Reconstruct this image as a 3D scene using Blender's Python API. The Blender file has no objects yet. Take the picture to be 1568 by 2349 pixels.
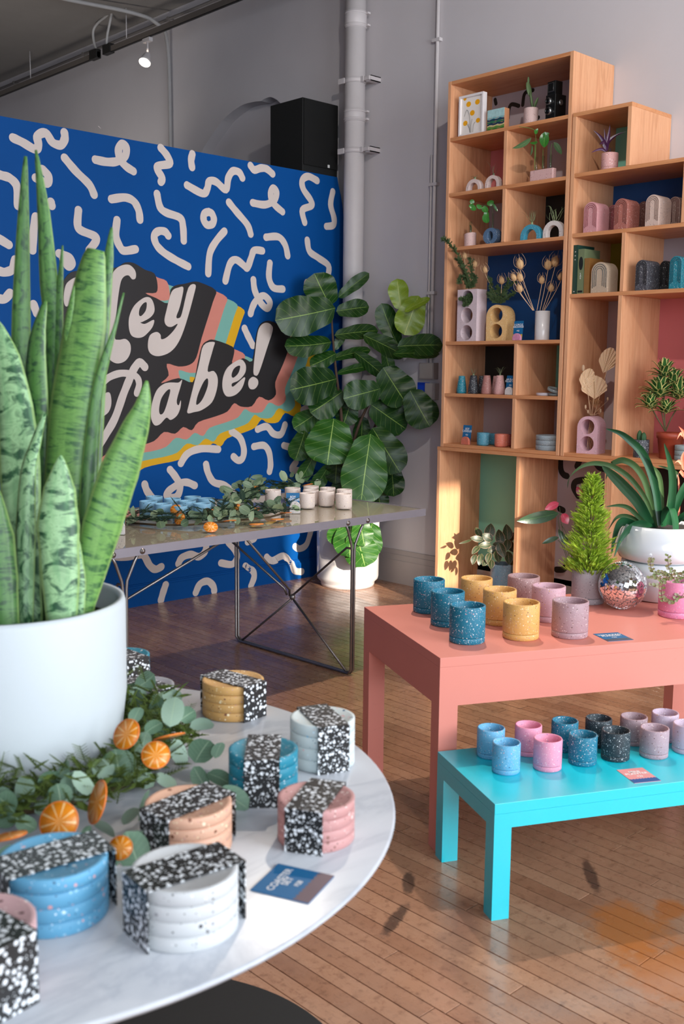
import bpy, bmesh, math, random
from mathutils import Vector, Matrix, noise
random.seed(7)
PI=math.pi
sc=bpy.context.scene
COL=sc.collection
# ---------------- camera ----------------
yaw,pitch,roll=[math.radians(a) for a in (46.47,7.79,-.537)]
Fv=Vector((math.cos(yaw)*math.cos(pitch),math.sin(yaw)*math.cos(pitch),-math.sin(pitch)))
R0=Fv.cross(Vector((0,0,1))).normalized(); D0=Fv.cross(R0)
CR=R0*math.cos(roll)+D0*math.sin(roll); CD=-R0*math.sin(roll)+D0*math.cos(roll)
cd=bpy.data.cameras.new('camera'); cam=bpy.data.objects.new('camera',cd); COL.objects.link(cam)
mw=Matrix.Identity(4)
for i in range(3): mw[i][0]=CR[i]; mw[i][1]=-CD[i]; mw[i][2]=-Fv[i]
mw[2][3]=1.5
cam.matrix_world=mw
cd.sensor_fit='VERTICAL'; cd.sensor_height=36; cd.lens=2390/2349*36
cd.clip_start=.05
cd.dof.use_dof=True; cd.dof.focus_distance=4.9; cd.dof.aperture_fstop=5.6
sc.camera=cam
# ---------------- light and exposure ----------------
w=bpy.data.worlds.new('sky'); sc.world=w; w.use_nodes=True
w.node_tree.nodes['Background'].inputs[0].default_value=(.72,.84,1,1)
w.node_tree.nodes['Background'].inputs[1].default_value=1.2
sc.view_settings.view_transform='Standard'; sc.view_settings.look='None'
sc.view_settings.exposure=0.0; sc.view_settings.gamma=1; sc.view_settings.use_curve_mapping=False
def area(loc,target,sx,sy,power,color=(1,1,1)):
    l=bpy.data.lights.new('window_daylight','AREA'); l.shape='RECTANGLE'; l.size=sx; l.size_y=sy; l.energy=power; l.color=color
    o=bpy.data.objects.new('window_daylight',l); COL.objects.link(o); o.location=loc
    o.rotation_euler=(Vector(target)-Vector(loc)).to_track_quat('-Z','Y').to_euler(); return o
area((3.3,-2.75,2.3),(3.3,4,1.2),4.2,2.6,400,(.88,.94,1))     # big shop window behind the camera, street side
area((-1.3,-2.75,2.3),(-.6,4,1.2),3.2,2.6,180,(.80,.90,1))    # second pane
sl=bpy.data.lights.new('sun','SUN'); sl.energy=9; sl.angle=.009; sl.color=(1,.9,.76)
sun=bpy.data.objects.new('sun',sl); COL.objects.link(sun)
SUN_DIR=Vector((.30,.90,-.27)).normalized()
sun.rotation_euler=SUN_DIR.to_track_quat('-Z','Y').to_euler()
def spot(loc,target,power,ang=70,color=(1,.86,.72),r=.035,blend=.5):
    l=bpy.data.lights.new('track_or_fill_lamp','SPOT'); l.energy=power; l.spot_size=math.radians(ang); l.spot_blend=blend; l.color=color; l.shadow_soft_size=r
    o=bpy.data.objects.new('track_or_fill_lamp',l); COL.objects.link(o); o.location=loc
    o.rotation_euler=(Vector(target)-Vector(loc)).to_track_quat('-Z','Y').to_euler(); return o
spot((3.9,3.3,4.05),(2.9,2.1,.3),330,70,blend=.7)
spot((3.3,4.7,4.05),(3.0,3.3,.3),120,70)
spot((3.9,8.2,2.6),(4.6,9.5,4.4),34,150,color=(1,.93,.86),r=.2)   # added unseen fill behind the blue partition, brightens far wall and ceiling
spot((2.4,1.5,4.05),(5.3,3.6,2.2),170,80,color=(1,.94,.88))
# ---------------- helpers ----------------
def lin(h):
    h=h.lstrip('#'); c=[int(h[i:i+2],16)/255 for i in (0,2,4)]
    return tuple((v/12.92 if v<=.04045 else ((v+.055)/1.055)**2.4) for v in c)+(1,)
MATS={}
def newmat(name):
    m=bpy.data.materials.new(name); m.use_nodes=True; nt=m.node_tree
    return m,nt,nt.nodes['Principled BSDF']
def N(nt,t,**k):
    n=nt.nodes.new(t)
    for a,b in k.items(): setattr(n,a,b)
    return n
def mix(nt,fac,a,b,blend='MIX'):
    n=N(nt,'ShaderNodeMix',data_type='RGBA',blend_type=blend)
    for s,v in ((0,fac),(6,a),(7,b)):
        if hasattr(v,'links'): nt.links.new(v,n.inputs[s])
        else: n.inputs[s].default_value=v
    return n.outputs[2]
def mth(nt,op,a,b=None,c=None,clamp=False):
    n=N(nt,'ShaderNodeMath',operation=op); n.use_clamp=clamp
    for i,v in enumerate((a,b,c)):
        if v is None: continue
        if hasattr(v,'links'): nt.links.new(v,n.inputs[i])
        else: n.inputs[i].default_value=v
    return n.outputs[0]
def ramp(nt,src,stops,interp='LINEAR'):
    r=N(nt,'ShaderNodeValToRGB'); r.color_ramp.interpolation=interp
    el=r.color_ramp.elements
    while len(el)<len(stops): el.new(.5)
    for e,(p,c) in zip(el,stops): e.position=p; e.color=c if len(c)==4 else tuple(c)+(1,)
    nt.links.new(src,r.inputs[0]); return r.outputs[0]
def coords(nt,kind='Object',scale=(1,1,1),loc=(0,0,0),rot=(0,0,0)):
    t=N(nt,'ShaderNodeTexCoord'); mp=N(nt,'ShaderNodeMapping')
    mp.inputs['Scale'].default_value=scale; mp.inputs['Location'].default_value=loc; mp.inputs['Rotation'].default_value=rot
    nt.links.new(t.outputs[kind],mp.inputs[0]); return mp.outputs[0]
def noisen(nt,vec,scale,detail=3,rough=.55,dist=0):
    n=N(nt,'ShaderNodeTexNoise'); n.inputs['Scale'].default_value=scale; n.inputs['Detail'].default_value=detail
    n.inputs['Roughness'].default_value=rough; n.inputs['Distortion'].default_value=dist
    if vec: nt.links.new(vec,n.inputs[0])
    return n.outputs[0]
def bump(nt,b,h,strength=.2,dist=.01):
    n=N(nt,'ShaderNodeBump'); n.inputs['Strength'].default_value=strength; n.inputs['Distance'].default_value=dist
    nt.links.new(h,n.inputs['Height']); nt.links.new(n.outputs[0],b.inputs['Normal'])
def plain(color,rough=.5,metal=0,name=None,var=.06,nscale=14,coat=0,spec=.5,bmp=0,trans=0,emit=0):
    key=('p',color,rough,metal,var,coat,trans,emit,bmp)
    if key in MATS: return MATS[key]
    m,nt,b=newmat(name or 'paint_'+color.lstrip('#'))
    c=lin(color)
    b.inputs['Roughness'].default_value=rough; b.inputs['Metallic'].default_value=metal
    b.inputs['Coat Weight'].default_value=coat; b.inputs['Specular IOR Level'].default_value=spec
    v=coords(nt); nz=noisen(nt,v,nscale)
    dark=tuple(x*(1-var*2) for x in c[:3])+(1,); lite=tuple(min(1,x*(1+var)) for x in c[:3])+(1,)
    nt.links.new(mix(nt,nz,dark,lite),b.inputs['Base Color'])
    if bmp: bump(nt,b,noisen(nt,v,nscale*12),bmp,.002)
    if trans: b.inputs['Transmission Weight'].default_value=trans
    if emit: b.inputs['Emission Color'].default_value=c; b.inputs['Emission Strength'].default_value=emit
    MATS[key]=m; return m
def terr(color,chips=('#ffffff','#d9a9a0'),scale=130,dens=.42,rough=.55,size=.36,name=None):
    """terrazzo: chips of several colours cast in a coloured ground"""
    key=('t',color,chips,scale,dens)
    if key in MATS: return MATS[key]
    m,nt,b=newmat(name or 'terrazzo_'+color.lstrip('#'))
    v=coords(nt); base=lin(color)
    nz=noisen(nt,v,9)
    col=mix(nt,nz,tuple(x*.9 for x in base[:3])+(1,),tuple(min(1,x*1.06) for x in base[:3])+(1,))
    for k,(sc_,dn,sz) in enumerate(((scale,dens,size),(scale*2.1,dens*1.0,size*.95))):
        vo=N(nt,'ShaderNodeTexVoronoi'); vo.inputs['Scale'].default_value=sc_
        vv=N(nt,'ShaderNodeVectorMath',operation='ADD'); vv.inputs[1].default_value=(k*3.3,k*1.7,k)
        nt.links.new(v,vv.inputs[0]); nt.links.new(vv.outputs[0],vo.inputs['Vector'])
        sep=N(nt,'ShaderNodeSeparateColor'); nt.links.new(vo.outputs['Color'],sep.inputs[0])
        near=mth(nt,'LESS_THAN',vo.outputs['Distance'],mth(nt,'MULTIPLY',sep.outputs[2],sz))
        pick=mth(nt,'LESS_THAN',sep.outputs[0],dn)
        mask=mth(nt,'MULTIPLY',near,pick)
        n=len(chips)
        cc=ramp(nt,sep.outputs[1],[(i/n,lin(c)) for i,c in enumerate(chips)],'CONSTANT')
        col=mix(nt,mask,col,cc)
    nt.links.new(col,b.inputs['Base Color']); b.inputs['Roughness'].default_value=rough
    MATS[key]=m; return m
class M:
    def __init__(s): s.v=[];s.f=[];s.uv=[];s.sm=[]
    def add(s,vs,fs,uv=None,smooth=False):
        o=len(s.v); s.v+=[tuple(p) for p in vs]; s.f+=[tuple(i+o for i in f) for f in fs]
        s.uv+=(uv if uv else [(0,0)]*len(vs)); s.sm+=[smooth]*len(fs); return s
    def box(s,a,b,bev=0):
        x0,y0,z0=a;x1,y1,z1=b
        if not bev:
            vs=[(x0,y0,z0),(x1,y0,z0),(x1,y1,z0),(x0,y1,z0),(x0,y0,z1),(x1,y0,z1),(x1,y1,z1),(x0,y1,z1)]
            return s.add(vs,[(3,2,1,0),(4,5,6,7),(0,1,5,4),(1,2,6,5),(2,3,7,6),(3,0,4,7)])
        vs=[];e=bev
        for z,i in ((z0,e),(z0+e,0),(z1-e,0),(z1,e)):
            vs+=[(x0+i,y0+i,z),(x1-i,y0+i,z),(x1-i,y1-i,z),(x0+i,y1-i,z)]
        fs=[(3,2,1,0),(12,13,14,15)]
        for k in range(3):
            for j in range(4): fs.append((k*4+j,k*4+(j+1)%4,k*4+4+(j+1)%4,k*4+4+j))
        return s.add(vs,fs)
    def lathe(s,prof,n=40,c=(0,0,0),smooth=True,closed=False):
        vs=[];uv=[]
        for i,(r,z) in enumerate(prof):
            for k in range(n):
                a=2*PI*k/n; vs.append((c[0]+r*math.cos(a),c[1]+r*math.sin(a),c[2]+z)); uv.append((k/n,i/len(prof)))
        fs=[]
        for i in range(len(prof)-1):
            for k in range(n): fs.append((i*n+k,i*n+(k+1)%n,(i+1)*n+(k+1)%n,(i+1)*n+k))
        if not closed:
            if prof[0][0]>1e-6: fs.append(tuple(range(n-1,-1,-1)))
            if prof[-1][0]>1e-6: fs.append(tuple((len(prof)-1)*n+k for k in range(n)))
        return s.add(vs,fs,uv,smooth)
    def tube(s,pts,r,n=8,caps=True,smooth=True):
        pts=[Vector(p) for p in pts]; rs=r if isinstance(r,(list,tuple)) else [r]*len(pts)
        up=Vector((0,0,1)); vs=[];prev=None
        for i,p in enumerate(pts):
            t=((pts[i+1]-p) if i<len(pts)-1 else (p-pts[i-1]))
            if 0<i<len(pts)-1: t=(pts[i+1]-p).normalized()+(p-pts[i-1]).normalized()
            t.normalize()
            if prev is None: a=up if abs(t.z)<.9 else Vector((1,0,0)); x=t.cross(a).normalized()
            else: x=(prev-t*prev.dot(t)).normalized()
            y=t.cross(x); prev=x
            for k in range(n):
                q=2*PI*k/n; vs.append(p+(x*math.cos(q)+y*math.sin(q))*rs[i])
        fs=[]
        for i in range(len(pts)-1):
            for k in range(n): fs.append((i*n+k,i*n+(k+1)%n,(i+1)*n+(k+1)%n,(i+1)*n+k))
        if caps: fs+= [tuple(range(n-1,-1,-1)),tuple((len(pts)-1)*n+k for k in range(n))]
        return s.add(vs,fs,None,smooth)
    def strap(s,pts,wid,side,fold=.15,nc=2,wave=0,wf=3,curl=0):
        """leaf blade along pts; wid per point (half widths); uv = across, along"""
        pts=[Vector(p) for p in pts]; side=Vector(side); n=len(pts); vs=[];uv=[];fs=[]
        ph=random.random()*6
        for i,p in enumerate(pts):
            t=((pts[min(i+1,n-1)])-pts[max(i-1,0)]).normalized()
            sd=(side-t*side.dot(t)).normalized(); nr=t.cross(sd)
            for k in range(nc+1):
                u=2*k/nc-1
                off=fold*abs(u)+curl*u*u+ (wave*math.sin(ph+i/(n-1)*wf*6.28+u*1.5)*abs(u) if wave else 0)
                vs.append(p+sd*(u*wid[i])+nr*off*max(wid[i],.0)); uv.append(((u+1)/2,i/(n-1)))
        for i in range(n-1):
            for k in range(nc): a=i*(nc+1)+k; fs.append((a,a+1,a+nc+2,a+nc+1))
        return s.add(vs,fs,uv,True)
    def prism(s,poly,axis,a,b):
        """poly = 2D outline in the two remaining axes, extruded from a to b on axis"""
        n=len(poly)
        def P(q,h):
            if axis=='x': return (h,q[0],q[1])
            if axis=='y': return (q[0],h,q[1])
            return (q[0],q[1],h)
        vs=[P(q,a) for q in poly]+[P(q,b) for q in poly]
        fs=[tuple(range(n)),tuple(range(2*n-1,n-1,-1))]+[(i,i+n,(i+1)%n+n,(i+1)%n) for i in range(n)]
        return s.add(vs,fs)
    def ball(s,c,r,nu=16,nv=10,sq=(1,1,1)):
        vs=[(c[0],c[1],c[2]-r*sq[2])];fs=[]
        for j in range(1,nv):
            a=PI*j/nv
            for k in range(nu): q=2*PI*k/nu; vs.append((c[0]+r*sq[0]*math.sin(a)*math.cos(q),c[1]+r*sq[1]*math.sin(a)*math.sin(q),c[2]-r*sq[2]*math.cos(a)))
        vs.append((c[0],c[1],c[2]+r*sq[2])); L=len(vs)-1
        for k in range(nu):
            fs.append((0,1+(k+1)%nu,1+k)); fs.append((L,L-nu+k,L-nu+(k+1)%nu))
            for j in range(nv-2): a=1+j*nu; fs.append((a+k,a+(k+1)%nu,a+nu+(k+1)%nu,a+nu+k))
        return s.add(vs,fs,None,True)
    def mesh(s,name,mat):
        me=bpy.data.meshes.new(name); me.from_pydata(s.v,[],s.f)
        me.polygons.foreach_set('use_smooth',s.sm)
        if any(u!=(0,0) for u in s.uv):
            ul=me.uv_layers.new(name='UVMap'); li=[0]*len(me.loops); me.loops.foreach_get('vertex_index',li)
            fl=[]
            for i in li: fl+=s.uv[i]
            ul.data.foreach_set('uv',fl)
        me.materials.append(mat); me.update(); return me
def link(o): COL.objects.link(o); return o
def thing(name,label,cat,loc=(0,0,0),rotz=0,group=None):
    o=link(bpy.data.objects.new(name,None)); o.location=loc; o.rotation_euler=(0,0,rotz); o.empty_display_size=.05
    o['label']=label; o['category']=cat
    if group: o['group']=group
    return o
def mtx(o): return Matrix.Translation(o.location)@o.rotation_euler.to_matrix().to_4x4()@Matrix.Diagonal(Vector(o.scale).to_4d())
def part(name,m,mat,parent=None,world=False,label=None,stuff=False,edge=0):
    me=m.mesh(name,mat) if isinstance(m,M) else m
    o=link(bpy.data.objects.new(name,me))
    if parent:
        o.parent=parent
        if world: 
            w_=mtx(parent) if not parent.parent else mtx(parent.parent)@parent.matrix_parent_inverse@mtx(parent)
            o.matrix_parent_inverse=w_.inverted()
    if label: o['label']=label
    if stuff: o['kind']='stuff'
    if edge:
        b=o.modifiers.new('edge','BEVEL'); b.width=edge; b.segments=2; b.limit_method='ANGLE'; b.angle_limit=math.radians(40)
    return o
def solo(name,m,mat,label,cat,group=None,loc=None,rotz=0,edge=0):
    o=part(name,m,mat,edge=edge); o['label']=label; o['category']=cat
    if group:o['group']=group
    if loc: o.location=loc; o.rotation_euler=(0,0,rotz)
    return o
def struct(name,m,mat,parent=None):
    o=part(name,m,mat,parent)
    if not parent: o['kind']='structure'
    return o
def dup(root,loc,rotz=0,label=None,group=None,scale=None):
    r=root.copy(); COL.objects.link(r); r.location=loc; r.rotation_euler=(0,0,rotz)
    if scale: r.scale=scale
    if label: r['label']=label
    if group: r['group']=group
    for ch in list(root.children):
        c=ch.copy(); COL.objects.link(c); c.parent=r; c.matrix_parent_inverse=ch.matrix_parent_inverse.copy()
        for g in list(ch.children):
            d=g.copy(); COL.objects.link(d); d.parent=c; d.matrix_parent_inverse=g.matrix_parent_inverse.copy()
    return r
def cr(pts,n=6,closed=False):
    """Catmull-Rom through points of any dimension"""
    P=[Vector(p) for p in pts]; out=[]; L=len(P); rng=range(L if closed else L-1)
    for i in rng:
        if closed: p0,p1,p2,p3=P[i-1],P[i],P[(i+1)%L],P[(i+2)%L]
        else: p0,p1,p2,p3=P[max(i-1,0)],P[i],P[i+1],P[min(i+2,L-1)]
        for k in range(n):
            t=k/n; out.append(.5*((2*p1)+(p2-p0)*t+(2*p0-5*p1+4*p2-p3)*t*t+(3*p1-p0-3*p2+p3)*t**3))
    if not closed: out.append(P[-1].copy())
    return out
def text_mesh(body,size,name='lettering',bold=.0):
    cu=bpy.data.curves.new(name,'FONT'); cu.body=body; cu.size=size; cu.align_x='CENTER'; cu.align_y='CENTER'; cu.offset=bold; cu.space_line=.8
    to=bpy.data.objects.new(name,cu); COL.objects.link(to)
    dg=bpy.context.evaluated_depsgraph_get(); me=bpy.data.meshes.new_from_object(to.evaluated_get(dg)); bpy.data.objects.remove(to)
    me.name=name; return me
# ---------------- structure ----------------
def wood_floor_mat():
    m,nt,b=newmat('worn_maple_floor')
    g=N(nt,'ShaderNodeNewGeometry'); P=g.outputs['Position']
    at=N(nt,'ShaderNodeAttribute',attribute_name='rnd')
    mp=N(nt,'ShaderNodeMapping'); mp.inputs['Scale'].default_value=(26,1.6,1)
    nt.links.new(P,mp.inputs[0])
    grain=noisen(nt,mp.outputs[0],3.2,6,.65,.6)
    big=noisen(nt,P,1.6,4,.6)
    fine=noisen(nt,P,38,5,.7)
    c=ramp(nt,at.outputs['Fac'],[(0,lin('#8a634c')),(.5,lin('#a0785f')),(1,lin('#b48c70'))])
    c=mix(nt,mth(nt,'MULTIPLY',grain,.55),c,lin('#6d422b'))
    c=mix(nt,ramp(nt,big,[(.35,(0,0,0)),(.62,(.45,.45,.45))]),c,lin('#b98a6b'))
    # grime worn into the boards
    dirt=ramp(nt,fine,[(.52,(0,0,0)),(.72,(.8,.8,.8))])
    c=mix(nt,dirt,c,lin('#6e4a36'))
    mp2=N(nt,'ShaderNodeMapping'); mp2.inputs['Scale'].default_value=(420,34,1); nt.links.new(P,mp2.inputs[0])
    fl=noisen(nt,mp2.outputs[0],1,3,.7); wear=noisen(nt,P,2.3,3,.6)
    c=mix(nt,mth(nt,'MULTIPLY',ramp(nt,fl,[(.6,(0,0,0)),(.7,(.8,.8,.8))]),ramp(nt,wear,[(.35,(.25,.25,.25)),(.6,(1,1,1))])),c,lin('#4a3226'))
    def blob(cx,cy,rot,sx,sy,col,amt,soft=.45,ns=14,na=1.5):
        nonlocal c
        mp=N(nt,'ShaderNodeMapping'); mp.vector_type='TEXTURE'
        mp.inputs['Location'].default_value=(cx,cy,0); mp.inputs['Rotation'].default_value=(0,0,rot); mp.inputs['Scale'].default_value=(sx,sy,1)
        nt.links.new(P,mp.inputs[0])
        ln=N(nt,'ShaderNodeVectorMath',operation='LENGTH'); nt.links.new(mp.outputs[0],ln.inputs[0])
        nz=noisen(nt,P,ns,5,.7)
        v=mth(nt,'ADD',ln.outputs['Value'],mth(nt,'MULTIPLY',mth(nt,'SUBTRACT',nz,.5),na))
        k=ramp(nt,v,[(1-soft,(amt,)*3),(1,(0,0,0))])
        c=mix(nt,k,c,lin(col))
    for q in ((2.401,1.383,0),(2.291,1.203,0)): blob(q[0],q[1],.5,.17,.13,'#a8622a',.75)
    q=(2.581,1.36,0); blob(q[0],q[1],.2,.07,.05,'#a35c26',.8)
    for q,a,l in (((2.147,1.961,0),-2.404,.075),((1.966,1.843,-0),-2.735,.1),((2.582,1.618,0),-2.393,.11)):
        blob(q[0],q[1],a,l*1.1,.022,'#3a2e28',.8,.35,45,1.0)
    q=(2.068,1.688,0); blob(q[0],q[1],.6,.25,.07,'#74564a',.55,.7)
    nt.links.new(c,b.inputs['Base Color'])
    r=ramp(nt,noisen(nt,P,7,4,.6),[(.3,(.16,)*3),(.75,(.38,)*3)])
    nt.links.new(r,b.inputs['Roughness']); bump(nt,b,grain,.12,.003)
    b.inputs['Coat Weight'].default_value=.25; b.inputs['Coat Roughness'].default_value=.12
    return m
FLOORM=wood_floor_mat()
floor=struct('floor',M().box((-3,-2.7,-.3),(5.6,12.2,-.012)),plain('#2c1c14',.8))
def proj(x,y,z):
    v=Vector((x,y,z-1.5)); d=v.dot(Fv)
    if d<.1: return None
    return 784+2390*v.dot(CR)/d,1174.5+2390*v.dot(CD)/d,d
planks=[];PW=.0572
rnd=random.Random(3)
for i in range(0,int(8.4/PW)):
    x0=-3+i*PW; y=-2.7+rnd.random()*1.1
    y0=-2.7
    while y0<6.0:
        y1=min(6.0,y0+rnd.uniform(.35,1.9) if y0>-2.7 else y)
        if y1-y0>.1: planks.append((x0,y0,x0+PW,y1))
        y0=y1
def area_in_view(p):
    tot=0
    n=6
    for k in range(n):
        q=proj((p[0]+p[2])/2,p[1]+(p[3]-p[1])*(k+.5)/n,0)
        if q and -10<q[0]<1578 and 0<q[1]<2360: tot+=(p[3]-p[1])/n*PW/q[2]**2.5
    return tot
planks.sort(key=lambda p:-area_in_view(p))
def plank_geo(m,p):
    g=.0013; m.box((p[0]+g,p[1]+g,-.012),(p[2]-g,p[3]-g,rnd.uniform(-.0004,.0003)),.0006)
def set_rnd(me,vals):
    a=me.attributes.new('rnd','FLOAT','FACE'); a.data.foreach_set('value',vals)
rest=M();rv=[]
for k,p in enumerate(planks):
    if k<300 and area_in_view(p)>0:
        m=M(); plank_geo(m,p); o=part('floorboard',m,FLOORM,floor); set_rnd(o.data,[rnd.random()]*len(o.data.polygons))
    else:
        n0=len(rest.f); plank_geo(rest,p); rv+=[rnd.random()]*(len(rest.f)-n0)
o=part('floorboard_rest',rest,FLOORM,floor,stuff=True); set_rnd(o.data,rv)

WALL=plain('#c9c4c7',.75,var=.03,nscale=3,bmp=.15,name='grey_wall_paint')
CEIL=plain('#8d8884',.85,var=.05,nscale=5,bmp=.4,name='grey_ceiling_paint')
arc=[(7.383,3.203),(7.29,3.305),(7.138,3.414),(6.997,3.497),(6.798,3.554),(6.639,3.557),(6.542,3.547)]
arc=[tuple(a) for a in cr(arc,4)]
yc=arc[-1][0]; full=arc+[(yc+(yc-a[0])*.5,a[1]) for a in arc[-2::-1]]
Yl=full[-1][0]; Yr=full[0][0]; zl=2.2
wr=M().box((5.31,-2.7,0),(5.6,Yl,4.483)).box((5.31,Yr,0),(5.6,12.2,4.483))
wr.prism([(Yr,4.483)]+full+[(Yl,4.483)],'x',5.31,5.6)
wr.box((5.42,Yl,0),(5.6,Yr,3.7))
struct('wall_right',wr,WALL)
struct('wall_back',M().box((-3,12.0,0),(5.31,12.2,4.483)),WALL)
struct('wall_left',M().box((-3.2,-2.7,0),(-3,12.2,4.483)),WALL)
struct('ceiling',M().box((-3,-2.7,4.483),(5.6,12.2,4.6)),CEIL)
ww=M()
for a,b in (((-3,0),(5.31,.55)),((-3,3.75),(5.31,4.483)),((-3,.55),(-2.75,3.75)),((.95,.55),(1.15,3.75)),((5.15,.55),(5.31,3.75))):
    ww.box((a[0],-2.7,a[1]),(b[0],-2.55,b[1]))
struct('wall_front',ww,WALL)
WF=plain('#2a2b2d',.4)
for n,(x0,x1) in enumerate(((1.15,5.15),(-2.75,.95)),1):
    f=M()
    for x in (x0,(x0+x1)/2-.03,x1-.06): f.box((x,-2.68,.55),(x+.06,-2.6,3.75))
    for z in (.55,3.69): f.box((x0,-2.675,z),(x1,-2.605,z+.06))
    struct('window_%d'%n,f,WF)
# unseen slotted street wall, added to pass only a blade of low sun
bl=M().box((-30,-6.5,0),(.75,-6.2,16)).box((1.62,-6.5,0),(34,-6.2,16)).box((.75,-6.5,0),(1.62,-6.2,3.25)).box((.75,-6.5,4.0),(1.62,-6.2,16))
struct('sun_slot_wall',bl,plain('#8c6f60',.9)) 
struct('trim_2',M().box((-30,-9,-.2),(34,-2.75,-.02)),plain('#5a5a5c',.9))
# skirting on the shelf wall and on the blue wall
bb=M().box((5.288,-2.5,0),(5.31,5.57,.165)).box((5.293,-2.5,.165),(5.31,5.57,.205)).box((5.299,-2.5,.205),(5.31,5.57,.238))
struct('baseboard_right',bb,plain('#aaa3a2',.6,var=.04))
# mural partition
BLUE=plain('#004a90',.6,var=.05,nscale=2.2,name='mural_blue',spec=.15); CREAM=plain('#d3c6bf',.6,var=.04,nscale=6,name='mural_cream')
edge=[(5.234,2.853)]+[(5.246,2.802),(5.268,2.736),(5.286,2.668),(5.298,2.578),(5.302,2.273)]+[(5.309,1.9),(5.309,0)]
edge[-3]=(5.309,edge[-3][1])
mw_=M().prism([(-.4,0),(-.4,2.853)]+[tuple(e) for e in edge],'y',5.59,6.55)
mural=struct('wall_mural',mw_,BLUE)
bbm=M().box((-.4,5.566,0),(5.285,5.5905,.118)).box((-.4,5.572,.118),(5.285,5.5905,.132)).box((-.4,5.58,.132),(5.285,5.5905,.14))
part('baseboard',bbm,BLUE,mural)
def ribbon(pts,w,mat,name,y,parent,n=6):
    P=cr(pts,n) if n>1 else [Vector(p) for p in pts]
    m=M();L=len(P);vs=[];fs=[]
    def yy(z): return y if z>.142 else 5.5655
    for i,p in enumerate(P):
        t=(P[min(i+1,L-1)]-P[max(i-1,0)]); t=t.normalized() if t.length>1e-9 else Vector((1,0)); nn=Vector((-t[1],t[0]))
        ww=w*(1+.035*math.sin(i*.9+p[0]*9))
        for s in (1,-1): q=p+nn*s*ww; vs.append((q[0],yy(q[1])-i*1.2e-5,q[1]))
    for i in range(L-1): fs.append((2*i,2*i+1,2*i+3,2*i+2))
    m.add(vs,fs)
    for e,j in ((0,1),(L-1,L-2)):
        c=P[e]; t=(c-P[j]).normalized(); a0=math.atan2(t[1],t[0]); ey=-e*1.2e-5-1e-5; vs=[(c[0],yy(c[1])+ey,c[1])]
        for k in range(9):
            a=a0-PI/2+PI*k/8; qz=c[1]+math.sin(a)*w; vs.append((c[0]+math.cos(a)*w,yy(qz)+ey,qz))
        m.add(vs,[(0,k+1,k+2) for k in range(8)])
    return part(name,m,mat,parent)
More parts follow.
